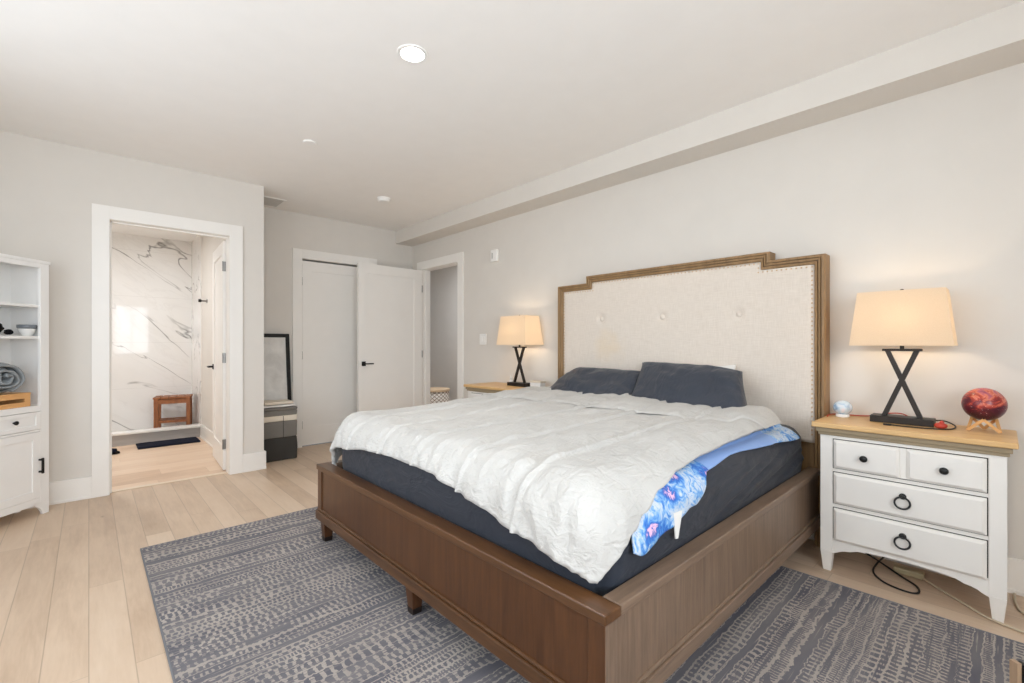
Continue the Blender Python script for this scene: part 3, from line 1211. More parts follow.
# duvet -------------------------------------------------------------
RRD = 0.15
ZD = 0.748


def over(drop):
    """flat overhang past the mattress edge which hangs `drop` below the duvet top"""
    drop -= 0.017
    if drop <= RRD:
        return RRD * math.acos(1 - drop / RRD) - RRD
    return drop + RRD * (pi / 2 - 1) - RRD


FOOT = [(-2.86, 0.20), (-2.71, 0.188), (-2.57, 0.176), (-2.2, 0.135), (-1.98, 0.125), (-1.64, 0.128), (-1.36, 0.17), (-1.09, 0.215), (-0.922, 0.24), (-0.872, 0.245), (-0.822, 0.242), (-0.772, 0.232), (-0.722, 0.214), (-0.66, 0.177)]
RIGHT = [(0.943, 0.177), (0.975, 0.186), (1.025, 0.195), (1.085, 0.195), (1.145, 0.186), (1.227, 0.158), (1.296, 0.125), (1.42, 0.085), (1.6, 0.06), (1.8, 0.05), (2.1, 0.046), (2.5, 0.044), (2.85, 0.044)]
LEFT = [(0.85, 0.25), (1.07, 0.24), (1.4, 0.2), (2.0, 0.2), (2.9, 0.16)]
OX0, OX1, OY0 = MX0 - 0.06, MX1 + 0.018, MY0 - 0.03
SEAMS = [-2.45, -2.12, -1.785, -1.45, -1.115]


def drape(a, b, lift=0.0):
    ix0, ix1, iy0 = OX0 + RRD, OX1 - RRD, OY0 + RRD
    cx = min(max(a, ix0), ix1)
    cy = max(b, iy0)
    dx, dy = a - cx, b - cy
    d = sqrt(dx * dx + dy * dy)
    n = Vector((dx / d, dy / d, 0)) if d > 1e-9 else Vector((0, 0, 0))
    tm = radians(87)
    th = min(d / RRD, tm)
    out = RRD * sin(th)
    drop = RRD * (1 - cos(th))
    rem = d - RRD * th
    if rem > 0:
        out += rem * cos(tm)
        drop += rem * sin(tm)
    # soft crown over the bed
    z = ZD - drop
    z += 0.030 * min(1.0, max(0.0, (b - 1.1) / 1.1)) * (1.0 if d < 1e-9 else cos(th))
    p = Vector((cx, cy, z)) + n * out
    nrm = (n * sin(th) + Vector((0, 0, 1)) * cos(th))
    # quilting
    s = min(abs(a - q) for q in SEAMS)
    puff = 0.013 * (1 - exp(-(s / 0.05) ** 2)) + 0.019 * exp(-(s / 0.011) ** 2)
    # wrinkles
    foot = max(0.0, 1 - (b - OY0 + 0.12) / 0.55)
    side = max(0.0, 1 - (OX1 + 0.12 - a) / 0.45)
    w1 = noise.fractal(Vector((a * 3.1, b * 2.0, 1.7)), 0.9, 2.1, 3) * 0.010
    w2 = noise.noise(Vector((a * 15 + 2.0 * b, b * 3.2, 5.2))) * 0.012 * foot
    w3 = noise.noise(Vector((a * 9 + b * 9, (a - b) * 2.2, 9.2))) * 0.010 * (0.45 + foot + side)
    w4 = (1 - abs(noise.noise(Vector((a * 6 + b * 3.5, b * 2.2 - a, 2.2)))) * 4) * 0.0035
    w4 = max(w4, -0.003) + max(-0.002, (1 - abs(noise.noise(Vector((a * 4.5 - b * 4, b * 2.5 + a * 1.5, 22.0)))) * 5) * 0.003)
    w5 = noise.noise(Vector((a * 26 + b * 6, b * 7 - a * 5, 12.2))) * 0.0045
    k = puff + w1 + w2 + w3 + w4 + w5 + lift
    k = 0.002 + (k - 0.002) * (1 - 0.55 * min(1.0, max(0.0, n.x / 0.7)) * min(1.0, d / 0.1))
    # scalloped flare of the hem
    if rem > 0:
        t_ = a if abs(n.y) > abs(n.x) else b
        k += (0.5 + 0.5 * sin(t_ * 24 + 3 * sin(t_ * 7))) * min(rem, 0.15) * (0.05 if a < -1.0 else 0.02)
    return p + nrm * k


def duv(u, v):
    # u along the bed (foot->head), v across (left->right)
    a0 = MX0 - 0.1 + (MX1 - MX0 + 0.2) * v
    b1 = 2.86
    b0 = OY0 - over(lerp_tab(FOOT, a0))
    b = b0 + (b1 - b0) * (u ** 0.93)
    aL = OX0 - over(lerp_tab(LEFT, b))
    aR = OX1 + over(lerp_tab(RIGHT, b))
    # round the head-end corner
    if b > 2.62:
        aR -= 0.22 * ((b - 2.62) / 0.24) ** 2
    a = aL + (aR - aL) * v
    # foot overhang follows the true position across
    b += (1 - u) ** 6 * (OY0 - over(lerp_tab(FOOT, a)) - b0)
    return drape(a, b)


bm = bmesh.new()
grid(bm, duv, 230, 380)
duvet = obj('duvet', bm, M['duvet'], None, smooth=True)
tag(duvet, 'rumpled off white quilted duvet spread over the mattress', 'duvet')
sd_ = duvet.modifiers.new('thick', 'SOLIDIFY')
sd_.thickness = 0.02
sd_.offset = -1.0

# turned-back head end of the duvet
TURN = [(-2.8, 2.10), (-2.55, 2.17), (-1.9, 2.26), (-1.3, 2.31), (-1.0, 2.37), (-0.85, 2.50), (-0.70, 2.70)]


def flap(u, v):
    a = OX0 + 0.03 + (OX1 - 0.05 - OX0 - 0.03) * v
    b0 = lerp_tab(TURN, a)
    b1 = 2.86 - 0.10 * max(0, (v - 0.8) / 0.2) ** 2
    b = b0 + (b1 - b0) * u
    edge = min(1.0, u / 0.06, (1 - v) / 0.03 + 0.02, v / 0.03 + 0.02)
    lift = 0.003 + 0.010 * sqrt(max(0.0, edge)) + 0.008 * sin(pi * u) + 0.006 * noise.noise(Vector((a * 4, b * 6, 3)))
    lift += 0.02 * u
    return drape(a, b, lift)


bm = bmesh.new()
grid(bm, flap, 40, 160)
fl = obj('turned_back_edge', bm, M['duvet'], duvet, smooth=True)

# blue floral blanket hanging below the duvet on the right
LOW = [(1.22, 0.545), (1.28, 0.524), (1.44, 0.556), (1.62, 0.592), (1.79, 0.676), (2.09, 0.690), (2.54, 0.672), (2.87, 0.652), (2.93, 0.66)]


def strip(y0, y1, off):
    def f(u, v):
        y = y0 + (y1 - y0) * u
        zl = lerp_tab(LOW, y)
        zt = min(0.72, ZD - lerp_tab(RIGHT, y) + 0.017 + 0.03 * min(1.0, max(0.0, (y - 1.1) / 1.1)) + 0.03)
        z = zl + (zt - zl) * v
        hang = max(0.0, min(1.0, (ZD - lerp_tab(RIGHT, y) - z) / 0.05))
        x = MX1 + off * (0.45 + 0.55 * hang) + (0.007 * noise.noise(Vector((y * 8, z * 5, 1.0))) + 0.005 * noise.noise(Vector((y * 22, z * 9, 4.0)))) * hang
        zk = z - (MZ1 - 0.085)
        if zk > 0:
            x -= 0.085 - sqrt(max(0.0, 0.085 ** 2 - min(zk, 0.0849) ** 2)) + max(0.0, z - MZ1)
        return (x, y - 0.02 * (1 - v) * (1 if y < 1.5 else 0), z)
    return f


fb = thing('floral_blanket', 'blue and white floral blanket hanging out under the right side of the duvet', 'blanket', (0, 0, 0))
bm = bmesh.new()
grid(bm, strip(1.235, 1.80, 0.020), 70, 24)
o = obj('floral_face', bm, M['floral'], fb, smooth=True)
s_ = o.modifiers.new('thick', 'SOLIDIFY')
s_.thickness = 0.006
bm = bmesh.new()
grid(bm, strip(2.60, 2.90, 0.020), 30, 14)
o = obj('floral_face', bm, M['floral'], fb, smooth=True)
s_ = o.modifiers.new('thick', 'SOLIDIFY')
s_.thickness = 0.006
bm = bmesh.new()
grid(bm, strip(1.72, 2.70, 0.014), 90, 14)
o = obj('plain_reverse', bm, M['satin'], fb, smooth=True)
o['label'] = 'plain light blue reverse'
s_ = o.modifiers.new('thick', 'SOLIDIFY')
s_.thickness = 0.006
bm = bmesh.new()
prism(bm, [(1.455, 0.605), (1.515, 0.60), (1.485, 0.512), (1.468, 0.515)], 'X', MX1 + 0.026, MX1 + 0.030)
o = obj('corner_tie', bm, M['white_linen'], fb)


# pillows -------------------------------------------------------------
def pillow_mesh(w, h, t, seed, slump=0.0, n=44):
    bm = bmesh.new()

    def side(sg):
        def f(u, v):
            x, y = 2 * u - 1, 2 * v - 1
            e = (1 - abs(x) ** 2.6) * (1 - abs(y) ** 2.6)
            z = t * 0.5 * max(0.0, e) ** 0.42
            pin = 1 - 0.07 * (abs(x) ** 2) * (1 - abs(y) ** 4) * 0 - 0.05 * (1 - abs(x) ** 3) * abs(y) ** 4 - 0.0
            pin2 = 1 - 0.05 * (1 - abs(y) ** 3) * abs(x) ** 4
            k_ = max(0.0, (y + 1) / 2)
            shear = 0.24 if slump > 0 else 0.06
            sl = abs(slump) * k_ * max(0.0, x * (1 if slump > 0 else -1)) ** 1.2
            P = Vector(((x - (sl if slump > 0 else -sl)) * w / 2 * pin2 - shear * y * h / 2, (y - 0.2 * sl) * h / 2 * pin, z * sg))
            wr = noise.fractal(Vector((P.x * 4 + seed, P.y * 4, sg * 3.0)), 0.9, 2, 4) * 0.014
            wr -= max(0.0, 0.3 - abs(noise.noise(Vector((P.x * 3 + P.y * 6 + seed, P.y * 2 - P.x * 2, 17.0))))) * 0.035
            wr += noise.noise(Vector((P.x * 9 + P.y * 12 + seed, P.y * 4 - P.x * 3, 7.0))) * 0.006
            P.z += sg * wr * min(1.0, e * 3)
            return P
        return f
    grid(bm, side(1), n, n)
    grid(bm, side(-1), n, n)
    bmesh.ops.remove_doubles(bm, verts=bm.verts, dist=0.0008)
    return bm


def pillow(name, label, mat, w, h, t, loc, rx, ry, rz, seed, slump=0.0):
    o = obj(name, pillow_mesh(w, h, t, seed, slump), mat, None, smooth=True)
    o.location = loc
    o.rotation_euler = (rx, ry, rz)
    return tag(o, label, 'pillow')


pillow('pillow', 'dark charcoal pillow on the left half of the bed, nearer the far nightstand', M['pillow'], 0.86, 0.50, 0.19, (-2.16, 2.84, 0.835), radians(30), 0, radians(2), 1.0, -0.26)
pillow('pillow', 'dark charcoal pillow on the right half of the bed, leaning on the headboard', M['pillow'], 0.86, 0.52, 0.20, (-1.365, 2.83, 0.858), radians(40), radians(2), radians(-2), 4.0, 0.30)
pillow('pillow', 'white pillow peeking out behind the right charcoal pillow', M['white_linen'], 0.60, 0.44, 0.12, (-1.45, 2.99, 0.828), radians(66), radians(-4), 0, 8.0)


# ================================================================ NIGHTSTANDS
def make_nightstand(label, loc):
    """origin at the floor under the middle of the front face; y runs back to the wall"""
    D = 0.385
    hw = 0.333
    ns = thing('nightstand', label, 'nightstand', loc)
    # carcass: side panels, back, bottom rail, face frame
    bm = B((-hw + 0.006, -hw + 0.05, 0.02, D, 0.115, 0.70), (hw - 0.05, hw - 0.006, 0.02, D, 0.115, 0.70), (-hw + 0.05, hw - 0.05, D - 0.015, D, 0.115, 0.70),
           (-hw + 0.05, hw - 0.05, 0.012, D - 0.015, 0.150, 0.168), (-hw + 0.05, hw - 0.05, 0.004, 0.02, 0.168, 0.705), (-hw + 0.05, hw - 0.05, 0.0, 0.02, 0.692, 0.708))
    obj('body', bm, M['nswhite'], ns, bevel=0.002)
    # apron with an ogee
    pts = [(-hw + 0.05, 0.178), (hw - 0.05, 0.178), (hw - 0.05, 0.098)]
    og = [(0.276, 0.100), (0.262, 0.106), (0.245, 0.117), (0.225, 0.124), (0.205, 0.127), (0.190, 0.134), (0.175, 0.140), (0.12, 0.147), (0.06, 0.150), (0.0, 0.151)]
    pts += [(x, z) for x, z in og] + [(-x, z) for x, z in og[::-1][1:]] + [(-hw + 0.05, 0.098)]
    bm = bmesh.new()
    prism(bm, pts, 'Y', 0.002, 0.02)
    obj('apron', bm, M['nswhite'], ns)
    # legs / corner posts
    for sx in (-1, 1):
        for y0 in (0.0, D - 0.052):
            bm = bmesh.new()
            cx = sx * (hw - 0.027)
            box(bm, cx - 0.027, cx + 0.027, y0, y0 + 0.052, 0.105, 0.708)
            frustum(bm, cx, y0 + 0.026, 0.0, 0.105, 0.017, 0.017, 0.027, 0.026)
            obj('leg', bm, M['nswhite'], ns, bevel=0.002)
    # moulding + top
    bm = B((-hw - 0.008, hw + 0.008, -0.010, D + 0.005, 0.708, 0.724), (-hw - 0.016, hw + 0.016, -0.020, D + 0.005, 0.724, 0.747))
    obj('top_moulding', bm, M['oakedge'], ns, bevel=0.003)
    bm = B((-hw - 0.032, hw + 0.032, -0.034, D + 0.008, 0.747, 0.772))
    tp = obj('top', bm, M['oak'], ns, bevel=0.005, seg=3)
    obj('top_inlay', B((-hw - 0.005, hw + 0.005, -0.008, D - 0.02, 0.7705, 0.7727)), M['oak'], tp)
    # drawers
    dx0, dx1 = -0.274, 0.274

    def front(bm, x0, x1, z0, z1):
        v = [(x0, 0.004, z0), (x1, 0.004, z0), (x1, 0.004, z1), (x0, 0.004, z1)]
        e = 0.014
        a = [bm.verts.new(p) for p in v]
        b = [bm.verts.new((p[0], -0.006, p[2])) for p in v]
        c = [bm.verts.new((x0 + e, -0.016, z0 + e)), bm.verts.new((x1 - e, -0.016, z0 + e)), bm.verts.new((x1 - e, -0.016, z1 - e)), bm.verts.new((x0 + e, -0.016, z1 - e))]
        for r, s in ((a, b), (b, c)):
            for i in range(4):
                j = (i + 1) % 4
                bm.faces.new((r[i], r[j], s[j], s[i]))
        bm.faces.new(c)
    for kind, z0, z1 in (('twin', 0.543, 0.688), ('ring', 0.361, 0.519), ('ring', 0.171, 0.336)):
        bm = bmesh.new()
        if kind == 'twin':
            front(bm, dx0, -0.012, z0, z1)
            front(bm, 0.012, dx1, z0, z1)
            box(bm, -0.012, 0.012, -0.002, 0.004, z0, z1)
        else:
            front(bm, dx0, dx1, z0, z1)
        dr = obj('drawer', bm, M['nswhite'], ns, bevel=0.002)
        # dark reveal round the front
        g = 0.0035
        obj('reveal', B((dx0 - g, dx1 + g, 0.0025, 0.0045, z0 - g, z1 + g)), plain('dark_gap', (58, 55, 52), 0.9), dr)
        zc = (z0 + z1) / 2
        if kind == 'twin':
            for kx in (-0.145, 0.142):
                bm = bmesh.new()
                lathe(bm, [(0.007, 0.0), (0.0065, -0.012), (0.015, -0.016), (0.0165, -0.022), (0.013, -0.028), (0.0001, -0.031)], 20, (kx, -0.015, zc), 'Y')
                obj('knob', bm, M['gunmetal'], dr, smooth=True)
        else:
            bm = bmesh.new()
            lathe(bm, [(0.014, 0.0), (0.014, -0.004), (0.009, -0.008), (0.0001, -0.010)], 20, (0, -0.015, zc + 0.024), 'Y')
            box(bm, -0.009, 0.009, -0.032, -0.015, zc + 0.018, zc + 0.029)
            tube(bm, [(0.028 * sin(2 * pi * k / 20), -0.029 - 0.004 * (1 - cos(2 * pi * k / 20)), zc - 0.004 + 0.026 * cos(2 * pi * k / 20)) for k in range(20)], 0.0042, 10, True, 2)
            obj('ring_pull', bm, M['gunmetal'], dr, smooth=False)
    return ns


NSX = -0.322
ns_r = make_nightstand('white three drawer nightstand with oak top on the near right side of the bed', (NSX, 2.818, 0))
ns_l = copy_tree(ns_r)
ns_l.location = (-3.36, 2.818, 0)
ns_l['label'] = 'white nightstand with oak top half hidden on the far side of the bed'
for o in (ns_r, ns_l):
    o['group'] = 'bedside tables'
TZ = 0.7735


# ================================================================ LAMPS
def make_lamp(label, loc):
    lp = thing('table_lamp', label, 'lamp', loc, 0, 'bedside lamps')
    obj('base', B((-0.124, 0.124, -0.052, 0.052, 0.0, 0.034)), M['iron'], lp, bevel=0.002)
    bm = bmesh.new()
    bar(bm, (-0.072, 0.0, 0.03), (0.058, 0.0, 0.374), 0.0105, 0.0105)
    bar(bm, (0.072, 0.0, 0.03), (-0.058, 0.0, 0.374), 0.0105, 0.0100)
    obj('crossed_stem', bm, M['iron'], lp, bevel=0.0015)
    bm = B((-0.078, 0.078, -0.022, 0.022, 0.370, 0.382))
    obj('top_bar', bm, M['iron'], lp, bevel=0.0015)
    bm = bmesh.new()
    lathe(bm, [(0.009, 0.382), (0.009, 0.43), (0.017, 0.432), (0.017, 0.47), (0.0001, 0.472)], 16)
    obj('socket', bm, M['gunmetal'], lp)
    # open tapered rectangular shade
    z0, z1 = 0.398, 0.676
    a0, b0, a1, b1 = 0.200, 0.125, 0.170, 0.095
    bm = bmesh.new()
    for off in (0.0, 0.0025):
        lo = [bm.verts.new((s * (a0 - off), t * (b0 - off), z0)) for s, t in ((-1, -1), (1, -1), (1, 1), (-1, 1))]
        hi = [bm.verts.new((s * (a1 - off), t * (b1 - off), z1)) for s, t in ((-1, -1), (1, -1), (1, 1), (-1, 1))]
        for i in range(4):
            j = (i + 1) % 4
            bm.faces.new((lo[i], lo[j], hi[j], hi[i]))
        if off == 0.0:
            L0, H0 = lo, hi
    for i in range(4):
        j = (i + 1) % 4
        bm.faces.new((L0[i], L0[j], lo[j], lo[i]))
        bm.faces.new((H0[i], H0[j], hi[j], hi[i]))
    obj('lamp_shade', bm, M['shade'], lp)
    bm = bmesh.new()
    bar(bm, (-a1 + 0.003, 0, z1 - 0.012), (a1 - 0.003, 0, z1 - 0.012), 0.002, 0.002)
    bar(bm, (0, -b1 + 0.003, z1 - 0.012), (0, b1 - 0.003, z1 - 0.012), 0.002, 0.002)
    lathe(bm, [(0.007, z1 - 0.014), (0.007, z1 + 0.002), (0.011, z1 + 0.005), (0.006, z1 + 0.012), (0.0001, z1 + 0.014)], 12)
    obj('harp_finial', bm, M['gunmetal'], lp)
    bm = bmesh.new()
    lathe(bm, [(0.012, 0.472), (0.016, 0.485), (0.030, 0.515), (0.032, 0.535), (0.024, 0.556), (0.0001, 0.566)], 16)
    obj('bulb', bm, M['bulb'], lp, smooth=True)
    return lp


LAMP_W = 2.5
LAMP_C = (1.0, 0.77, 0.53)
LY = 3.065
lamp_r = make_lamp('lit crossed-iron lamp with cream shade on the right nightstand', (-0.355, LY, TZ))
lamp_l = copy_tree(lamp_r)
lamp_l.location = (-3.195, LY, TZ)
lamp_l['label'] = 'lit crossed-iron lamp with cream shade on the far left nightstand'
for lp in (lamp_r, lamp_l):
    pl = point_light('lamp_glow', (lp.location.x, lp.location.y, TZ + 0.530), 0.025, LAMP_W, LAMP_C)


# ================================================================ THINGS ON THE RIGHT NIGHTSTAND
def uvsphere(bm, r, c, nz=20, n=32, sx=1, sy=1, sz=1, a0=-pi / 2, a1=pi / 2):
    prof = []
    for i in range(nz + 1):
        a = a0 + (a1 - a0) * i / nz
        prof.append((max(1e-7, r * cos(a)), r * sin(a)))
    st = len(bm.verts)
    bm.verts.ensure_lookup_table()
    before = set(bm.verts)
    lathe(bm, prof, n)
    for v in bm.verts:
        if v not in before:
            v.co = Vector((v.co.x * sx + c[0], v.co.y * sy + c[1], v.co.z * sz + c[2]))


# galaxy ball on a little wooden stand
gl_c = (-0.062, 3.06)
stand = thing('wooden_ball_stand', 'small light wood stand of crossed V pieces holding a galaxy ball', 'stand', (gl_c[0], gl_c[1], TZ))
for q, ang in enumerate((radians(0), radians(120), radians(240))):
    bm = bmesh.new()
    c_, s_n = cos(ang), sin(ang)

    def rt(x, y, z):
        return (x * c_ - y * s_n, x * s_n + y * c_, z)
    bar(bm, rt(-0.052, -0.030, 0.005), rt(0.0, -0.046, 0.058), 0.006, 0.005)
    bar(bm, rt(0.052, -0.030, 0.005), rt(0.0, -0.046, 0.058), 0.006, 0.005)
    obj('v_leg', bm, M['birch'], stand, bevel=0.001)
bm = bmesh.new()
uvsphere(bm, 0.076, (0, 0, 0), 24, 40)
ball = obj('galaxy_lamp', bm, M['galaxy'], None, smooth=True, loc=(gl_c[0], gl_c[1], TZ + 0.126))
tag(ball, 'red and orange galaxy-print ball lamp on a wooden stand', 'lamp')

# pale glass globe
gb = thing('glass_globe', 'small pale blue glass globe on a white base on the right nightstand', 'ornament', (-0.612, 3.09, TZ))
bm = bmesh.new()
uvsphere(bm, 0.045, (0, 0, 0.052), 18, 32, 1, 1, 0.9)
obj('globe', bm, M['globe'], gb, smooth=True)
bm = bmesh.new()
lathe(bm, [(0.030, 0.0), (0.032, 0.006), (0.030, 0.016), (0.0001, 0.017)], 28)
obj('base', bm, M['plastic'], gb)

# cables and plug on the top
bm = bmesh.new()
z = TZ + 0.004
tube(bm, [(-0.668, 3.02, z), (-0.675, 3.12, z), (-0.62, 3.168, z), (-0.56, 3.17, z), (-0.50, 3.165, z + 0.006), (-0.42, 3.15, z + 0.03), (-0.36, 3.14, z + 0.034), (-0.31, 3.13, z + 0.008), (-0.26, 3.135, z)], 0.0030, 8)
tag(obj('charging_cable', bm, M['red'], None, smooth=True), 'red charging cable running behind the base of the right lamp', 'cable')
bm = bmesh.new()
tube(bm, [(-0.262, 3.15, z), (-0.245, 3.14, z + 0.014), (-0.20, 3.13, z + 0.018), (-0.16, 3.09, z + 0.004), (-0.165, 3.00, z), (-0.21, 2.945, z), (-0.28, 2.925, z), (-0.35, 2.925, z), (-0.385, 2.93, z)], 0.0032, 8)
cb = obj('charging_cable', bm, M['cableblack'], None, smooth=True)
tag(cb, 'black cable curling in front of the right lamp base', 'cable')
bm = B((-0.412, -0.380, 2.924, 2.936, TZ, TZ + 0.008))
obj('connector', bm, M['cableblack'], cb, bevel=0.002)
bm = bmesh.new()
uvsphere(bm, 0.020, (0, 0, 0.014), 12, 20, 1.25, 0.9, 0.72)
lathe(bm, [(0.010, 0.022), (0.009, 0.032), (0.005, 0.037), (0.0001, 0.038)], 14, (0.004, 0, 0))
tag(obj('rubber_plug', bm, M['red'], None, smooth=True, loc=(-0.205, 3.0, TZ)), 'small red rubber plug beside the right lamp base', 'plug')

# under the nightstand
bm = bmesh.new()
tube(bm, [(-0.44, 3.14, 0.03), (-0.46, 3.06, 0.010), (-0.455, 2.96, 0.005), (-0.40, 2.875, 0.005), (-0.32, 2.845, 0.005), (-0.275, 2.865, 0.005), (-0.285, 2.94, 0.005), (-0.35, 3.01, 0.005), (-0.45, 3.09, 0.020), (-0.52, 3.14, 0.03)], 0.0045, 8)
tag(obj('power_cable', bm, M['cableblack'], None, smooth=True), 'looped black power cord on the floor under the right nightstand', 'cable')
bm = B((-0.39, -0.27, 3.05, 3.095, 0.0, 0.030))
ps = obj('power_strip', bm, M['adaptor'], None, bevel=0.006)
tag(ps, 'beige power strip on the floor under the right nightstand', 'power strip')
bm = bmesh.new()
tube(bm, [(-0.27, 3.04, 0.014), (-0.20, 2.98, 0.006), (-0.12, 2.90, 0.006), (-0.05, 2.83, 0.006), (0.02, 2.80, 0.006), (0.10, 2.78, 0.006), (0.3, 2.77, 0.006)], 0.005, 8)
tag(obj('extension_cord', bm, M['cablebeige'], None, smooth=True), 'beige extension cord running right from under the nightstand', 'cable')
bm = bmesh.new()
tube(bm, [(0.035, 3.185, 0.008), (0.04, 3.06, 0.006), (0.08, 2.97, 0.006), (0.3, 2.86, 0.006)], 0.005, 8)
tag(obj('extension_cord', bm, M['cablebeige'], None, smooth=True), 'short beige cord along the baseboard right of the nightstand', 'cable')

# things on the far nightstand
fg = thing('figurine', 'small white figurine left of the far lamp base', 'ornament', (-3.385, 3.13, TZ))
bm = bmesh.new()
uvsphere(bm, 0.026, (0, 0, 0.026), 12, 20, 1, 0.85, 1.0)
obj('body', bm, M['bowlwhite'], fg, smooth=True)
bm = bmesh.new()
uvsphere(bm, 0.018, (0.006, -0.004, 0.064), 12, 20)
uvsphere(bm, 0.008, (0.018, 0.0, 0.098), 8, 12, 0.6, 0.6, 2.0)
uvsphere(bm, 0.007, (-0.006, 0.0, 0.090), 8, 12, 0.6, 0.6, 1.6)
obj('head', bm, M['bowlwhite'], fg, smooth=True)
bx_ = thing('small_box', 'low white box right of the far lamp base', 'box', (-2.985, 3.10, TZ))
obj('body', B((-0.068, 0.068, -0.035, 0.035, 0.0, 0.042)), M['plastic'], bx_, bevel=0.003)
obj('lid', B((-0.071, 0.071, -0.038, 0.038, 0.042, 0.058)), M['cream'], bx_, bevel=0.003)

# ================================================================ CEILING AND WALL FITTINGS
dl = thing('recessed_light', 'round recessed ceiling light, switched on', 'light', (-2.065, 1.219, CZ))
bm = bmesh.new()
lathe(bm, [(0.060, 0.0), (0.060, -0.004), (0.076, -0.005), (0.078, 0.0)], 40)
obj('trim_ring', bm, M['plastic'], dl, smooth=False)
bm = bmesh.new()
lathe(bm, [(0.0001, -0.0035), (0.060, -0.003), (0.060, 0.0)], 40)
obj('diffuser', bm, M['lit'], dl)
area_light('downlight', (-2.065, 1.219, CZ - 0.012), (0, 0, 0), 0.12, 0.12, 4, (1, 0.97, 0.93), radians(150), 'DISK')
sm = thing('smoke_detector', 'round white smoke detector on the ceiling near the soffit', 'smoke detector', (-4.315, 2.216, CZ))
bm = bmesh.new()
lathe(bm, [(0.070, 0.0), (0.070, -0.010)], 36)
obj('mounting_plate', bm, M['plastic'], sm)
bm = bmesh.new()
lathe(bm, [(0.062, -0.010), (0.066, -0.020), (0.060, -0.034), (0.045, -0.040), (0.0001, -0.041)], 36)
obj('cover', bm, M['plastic'], sm, smooth=False)
bm = bmesh.new()
lathe(bm, [(0.048, 0.0), (0.048, -0.006), (0.042, -0.009), (0.0001, -0.010)], 32, (-3.488, 1.199, CZ))
tag(obj('sprinkler_cover', bm, M['ceiling']), 'small round white sprinkler cover plate on the ceiling', 'sprinkler')
vt = thing('ceiling_vent', 'white ceiling air vent beside the corner of the bathroom wall', 'vent', (-5.21, 1.37, CZ))
bm = B((-0.155, 0.155, -0.145, -0.125, -0.006, 0), (-0.155, 0.155, 0.115, 0.135, -0.006, 0), (-0.155, -0.135, -0.125, 0.115, -0.006, 0), (0.135, 0.155, -0.125, 0.115, -0.006, 0))
obj('frame', bm, M['plastic'], vt)
bm = bmesh.new()
for k in range(8):
    x = -0.125 + k * 0.035
    bar(bm, (x, -0.125, -0.006), (x, 0.115, -0.006), 0.014, 0.0015)
obj('louvres', bm, M['greyplastic'], vt)
obj('duct', B((-0.135, 0.135, -0.125, 0.115, -0.002, -0.0005)), plain('dark_duct', (150, 148, 145), 0.9), vt)
tm = thing('wall_alarm', 'white alarm box high on the wall right of the hall doorway', 'alarm', (-3.725, W, 2.13))
bm = bmesh.new()
rbox(bm, (-0.055, -0.035, -0.065), (0.055, 0.0, 0.065), 0.012, (4, 2, 4))
obj('housing', bm, M['plastic'], tm, smooth=True)
bm = B((-0.028, -0.014, -0.037, -0.034, -0.03, 0.03))
obj('lens', bm, plain('smoked_lens', (178, 176, 172), 0.3), tm)
sw = thing('light_switch', 'white double light switch plate left of the far lamp', 'switch', (-3.94, W, 1.232))
obj('plate', B((-0.058, 0.058, -0.007, 0.0, -0.06, 0.06)), M['plastic'], sw, bevel=0.003)
for x in (-0.024, 0.024):
    obj('rocker', B((x - 0.015, x + 0.015, -0.012, -0.006, -0.032, 0.032)), M['plastic'], sw, bevel=0.002)

# ================================================================ ALCOVE: PICTURE AND HAMPER
pic = thing('framed_picture', 'black framed pale picture leaning on the far wall behind the hamper', 'picture', (XC + 0.19, 1.40, 0))
pic.rotation_euler = (0, radians(-6.5), 0)
h_, w0, w1 = 1.30, -0.17, 0.235
obj('frame', B((-0.014, 0.014, w0, w0 + 0.04, 0, h_), (-0.014, 0.014, w1 - 0.04, w1, 0, h_), (-0.014, 0.014, w0 + 0.04, w1 - 0.04, h_ - 0.04, h_), (-0.014, 0.014, w0 + 0.04, w1 - 0.04, 0, 0.04)), M['black'], pic, bevel=0.002)
obj('print', B((-0.010, 0.006, w0 + 0.038, w1 - 0.038, 0.038, h_ - 0.038)), M['print'], pic)
hm = thing('laundry_hamper', 'striped charcoal, grey and cream fabric hamper at the corner of the bathroom wall', 'hamper', (-5.10, 1.415, 0))
hx, hy = 0.13, 0.168


def band(name, z0, z1, mat, k=1.0):
    bm = bmesh.new()

    def wob(p, n):
        return p + n * 0.006 * noise.noise(Vector((p.x * 9, p.y * 9, p.z * 9)))
    rbox(bm, (-hx * k, -hy * k, z0), (hx * k, hy * k, z1), 0.012, (6, 8, 6), wob)
    return obj(name, bm, mat, hm, smooth=True)


band('lower_band', 0.0, 0.235, M['charcoal'])
band('middle_band', 0.232, 0.40, M['midgrey'], 1.005)
band('cream_band', 0.397, 0.455, M['cream'])
band('upper_band', 0.452, 0.505, M['midgrey'], 0.99)
obj('seam', B((hx + 0.001, hx + 0.005, 0.03, 0.034, 0.03, 0.45)), M['charcoal'], hm)


def folded(name, label, mat, z0, z1, kx, ky, seed):
    bm = bmesh.new()

    def wob(p, n):
        return p + n * 0.008 * noise.noise(Vector((p.x * 8 + seed, p.y * 8, p.z * 20)))
    rbox(bm, (-5.10 - hx * kx, 1.415 - hy * ky, z0), (-5.10 + hx * kx, 1.415 + hy * ky, z1), 0.009, (8, 10, 2), wob)
    return tag(obj(name, bm, mat, None, smooth=True), label, 'towel', 'folded cloths on the hamper')


folded('folded_towel', 'grey folded cloth lowest on the hamper', M['midgrey'], 0.510, 0.532, 0.98, 0.98, 1)
folded('folded_towel', 'pale folded cloth in the middle of the pile on the hamper', M['white_linen'], 0.540, 0.558, 0.95, 0.95, 4)
folded('folded_towel', 'cream folded cloth on top of the pile on the hamper', M['cream'], 0.566, 0.594, 0.85, 0.80, 9)

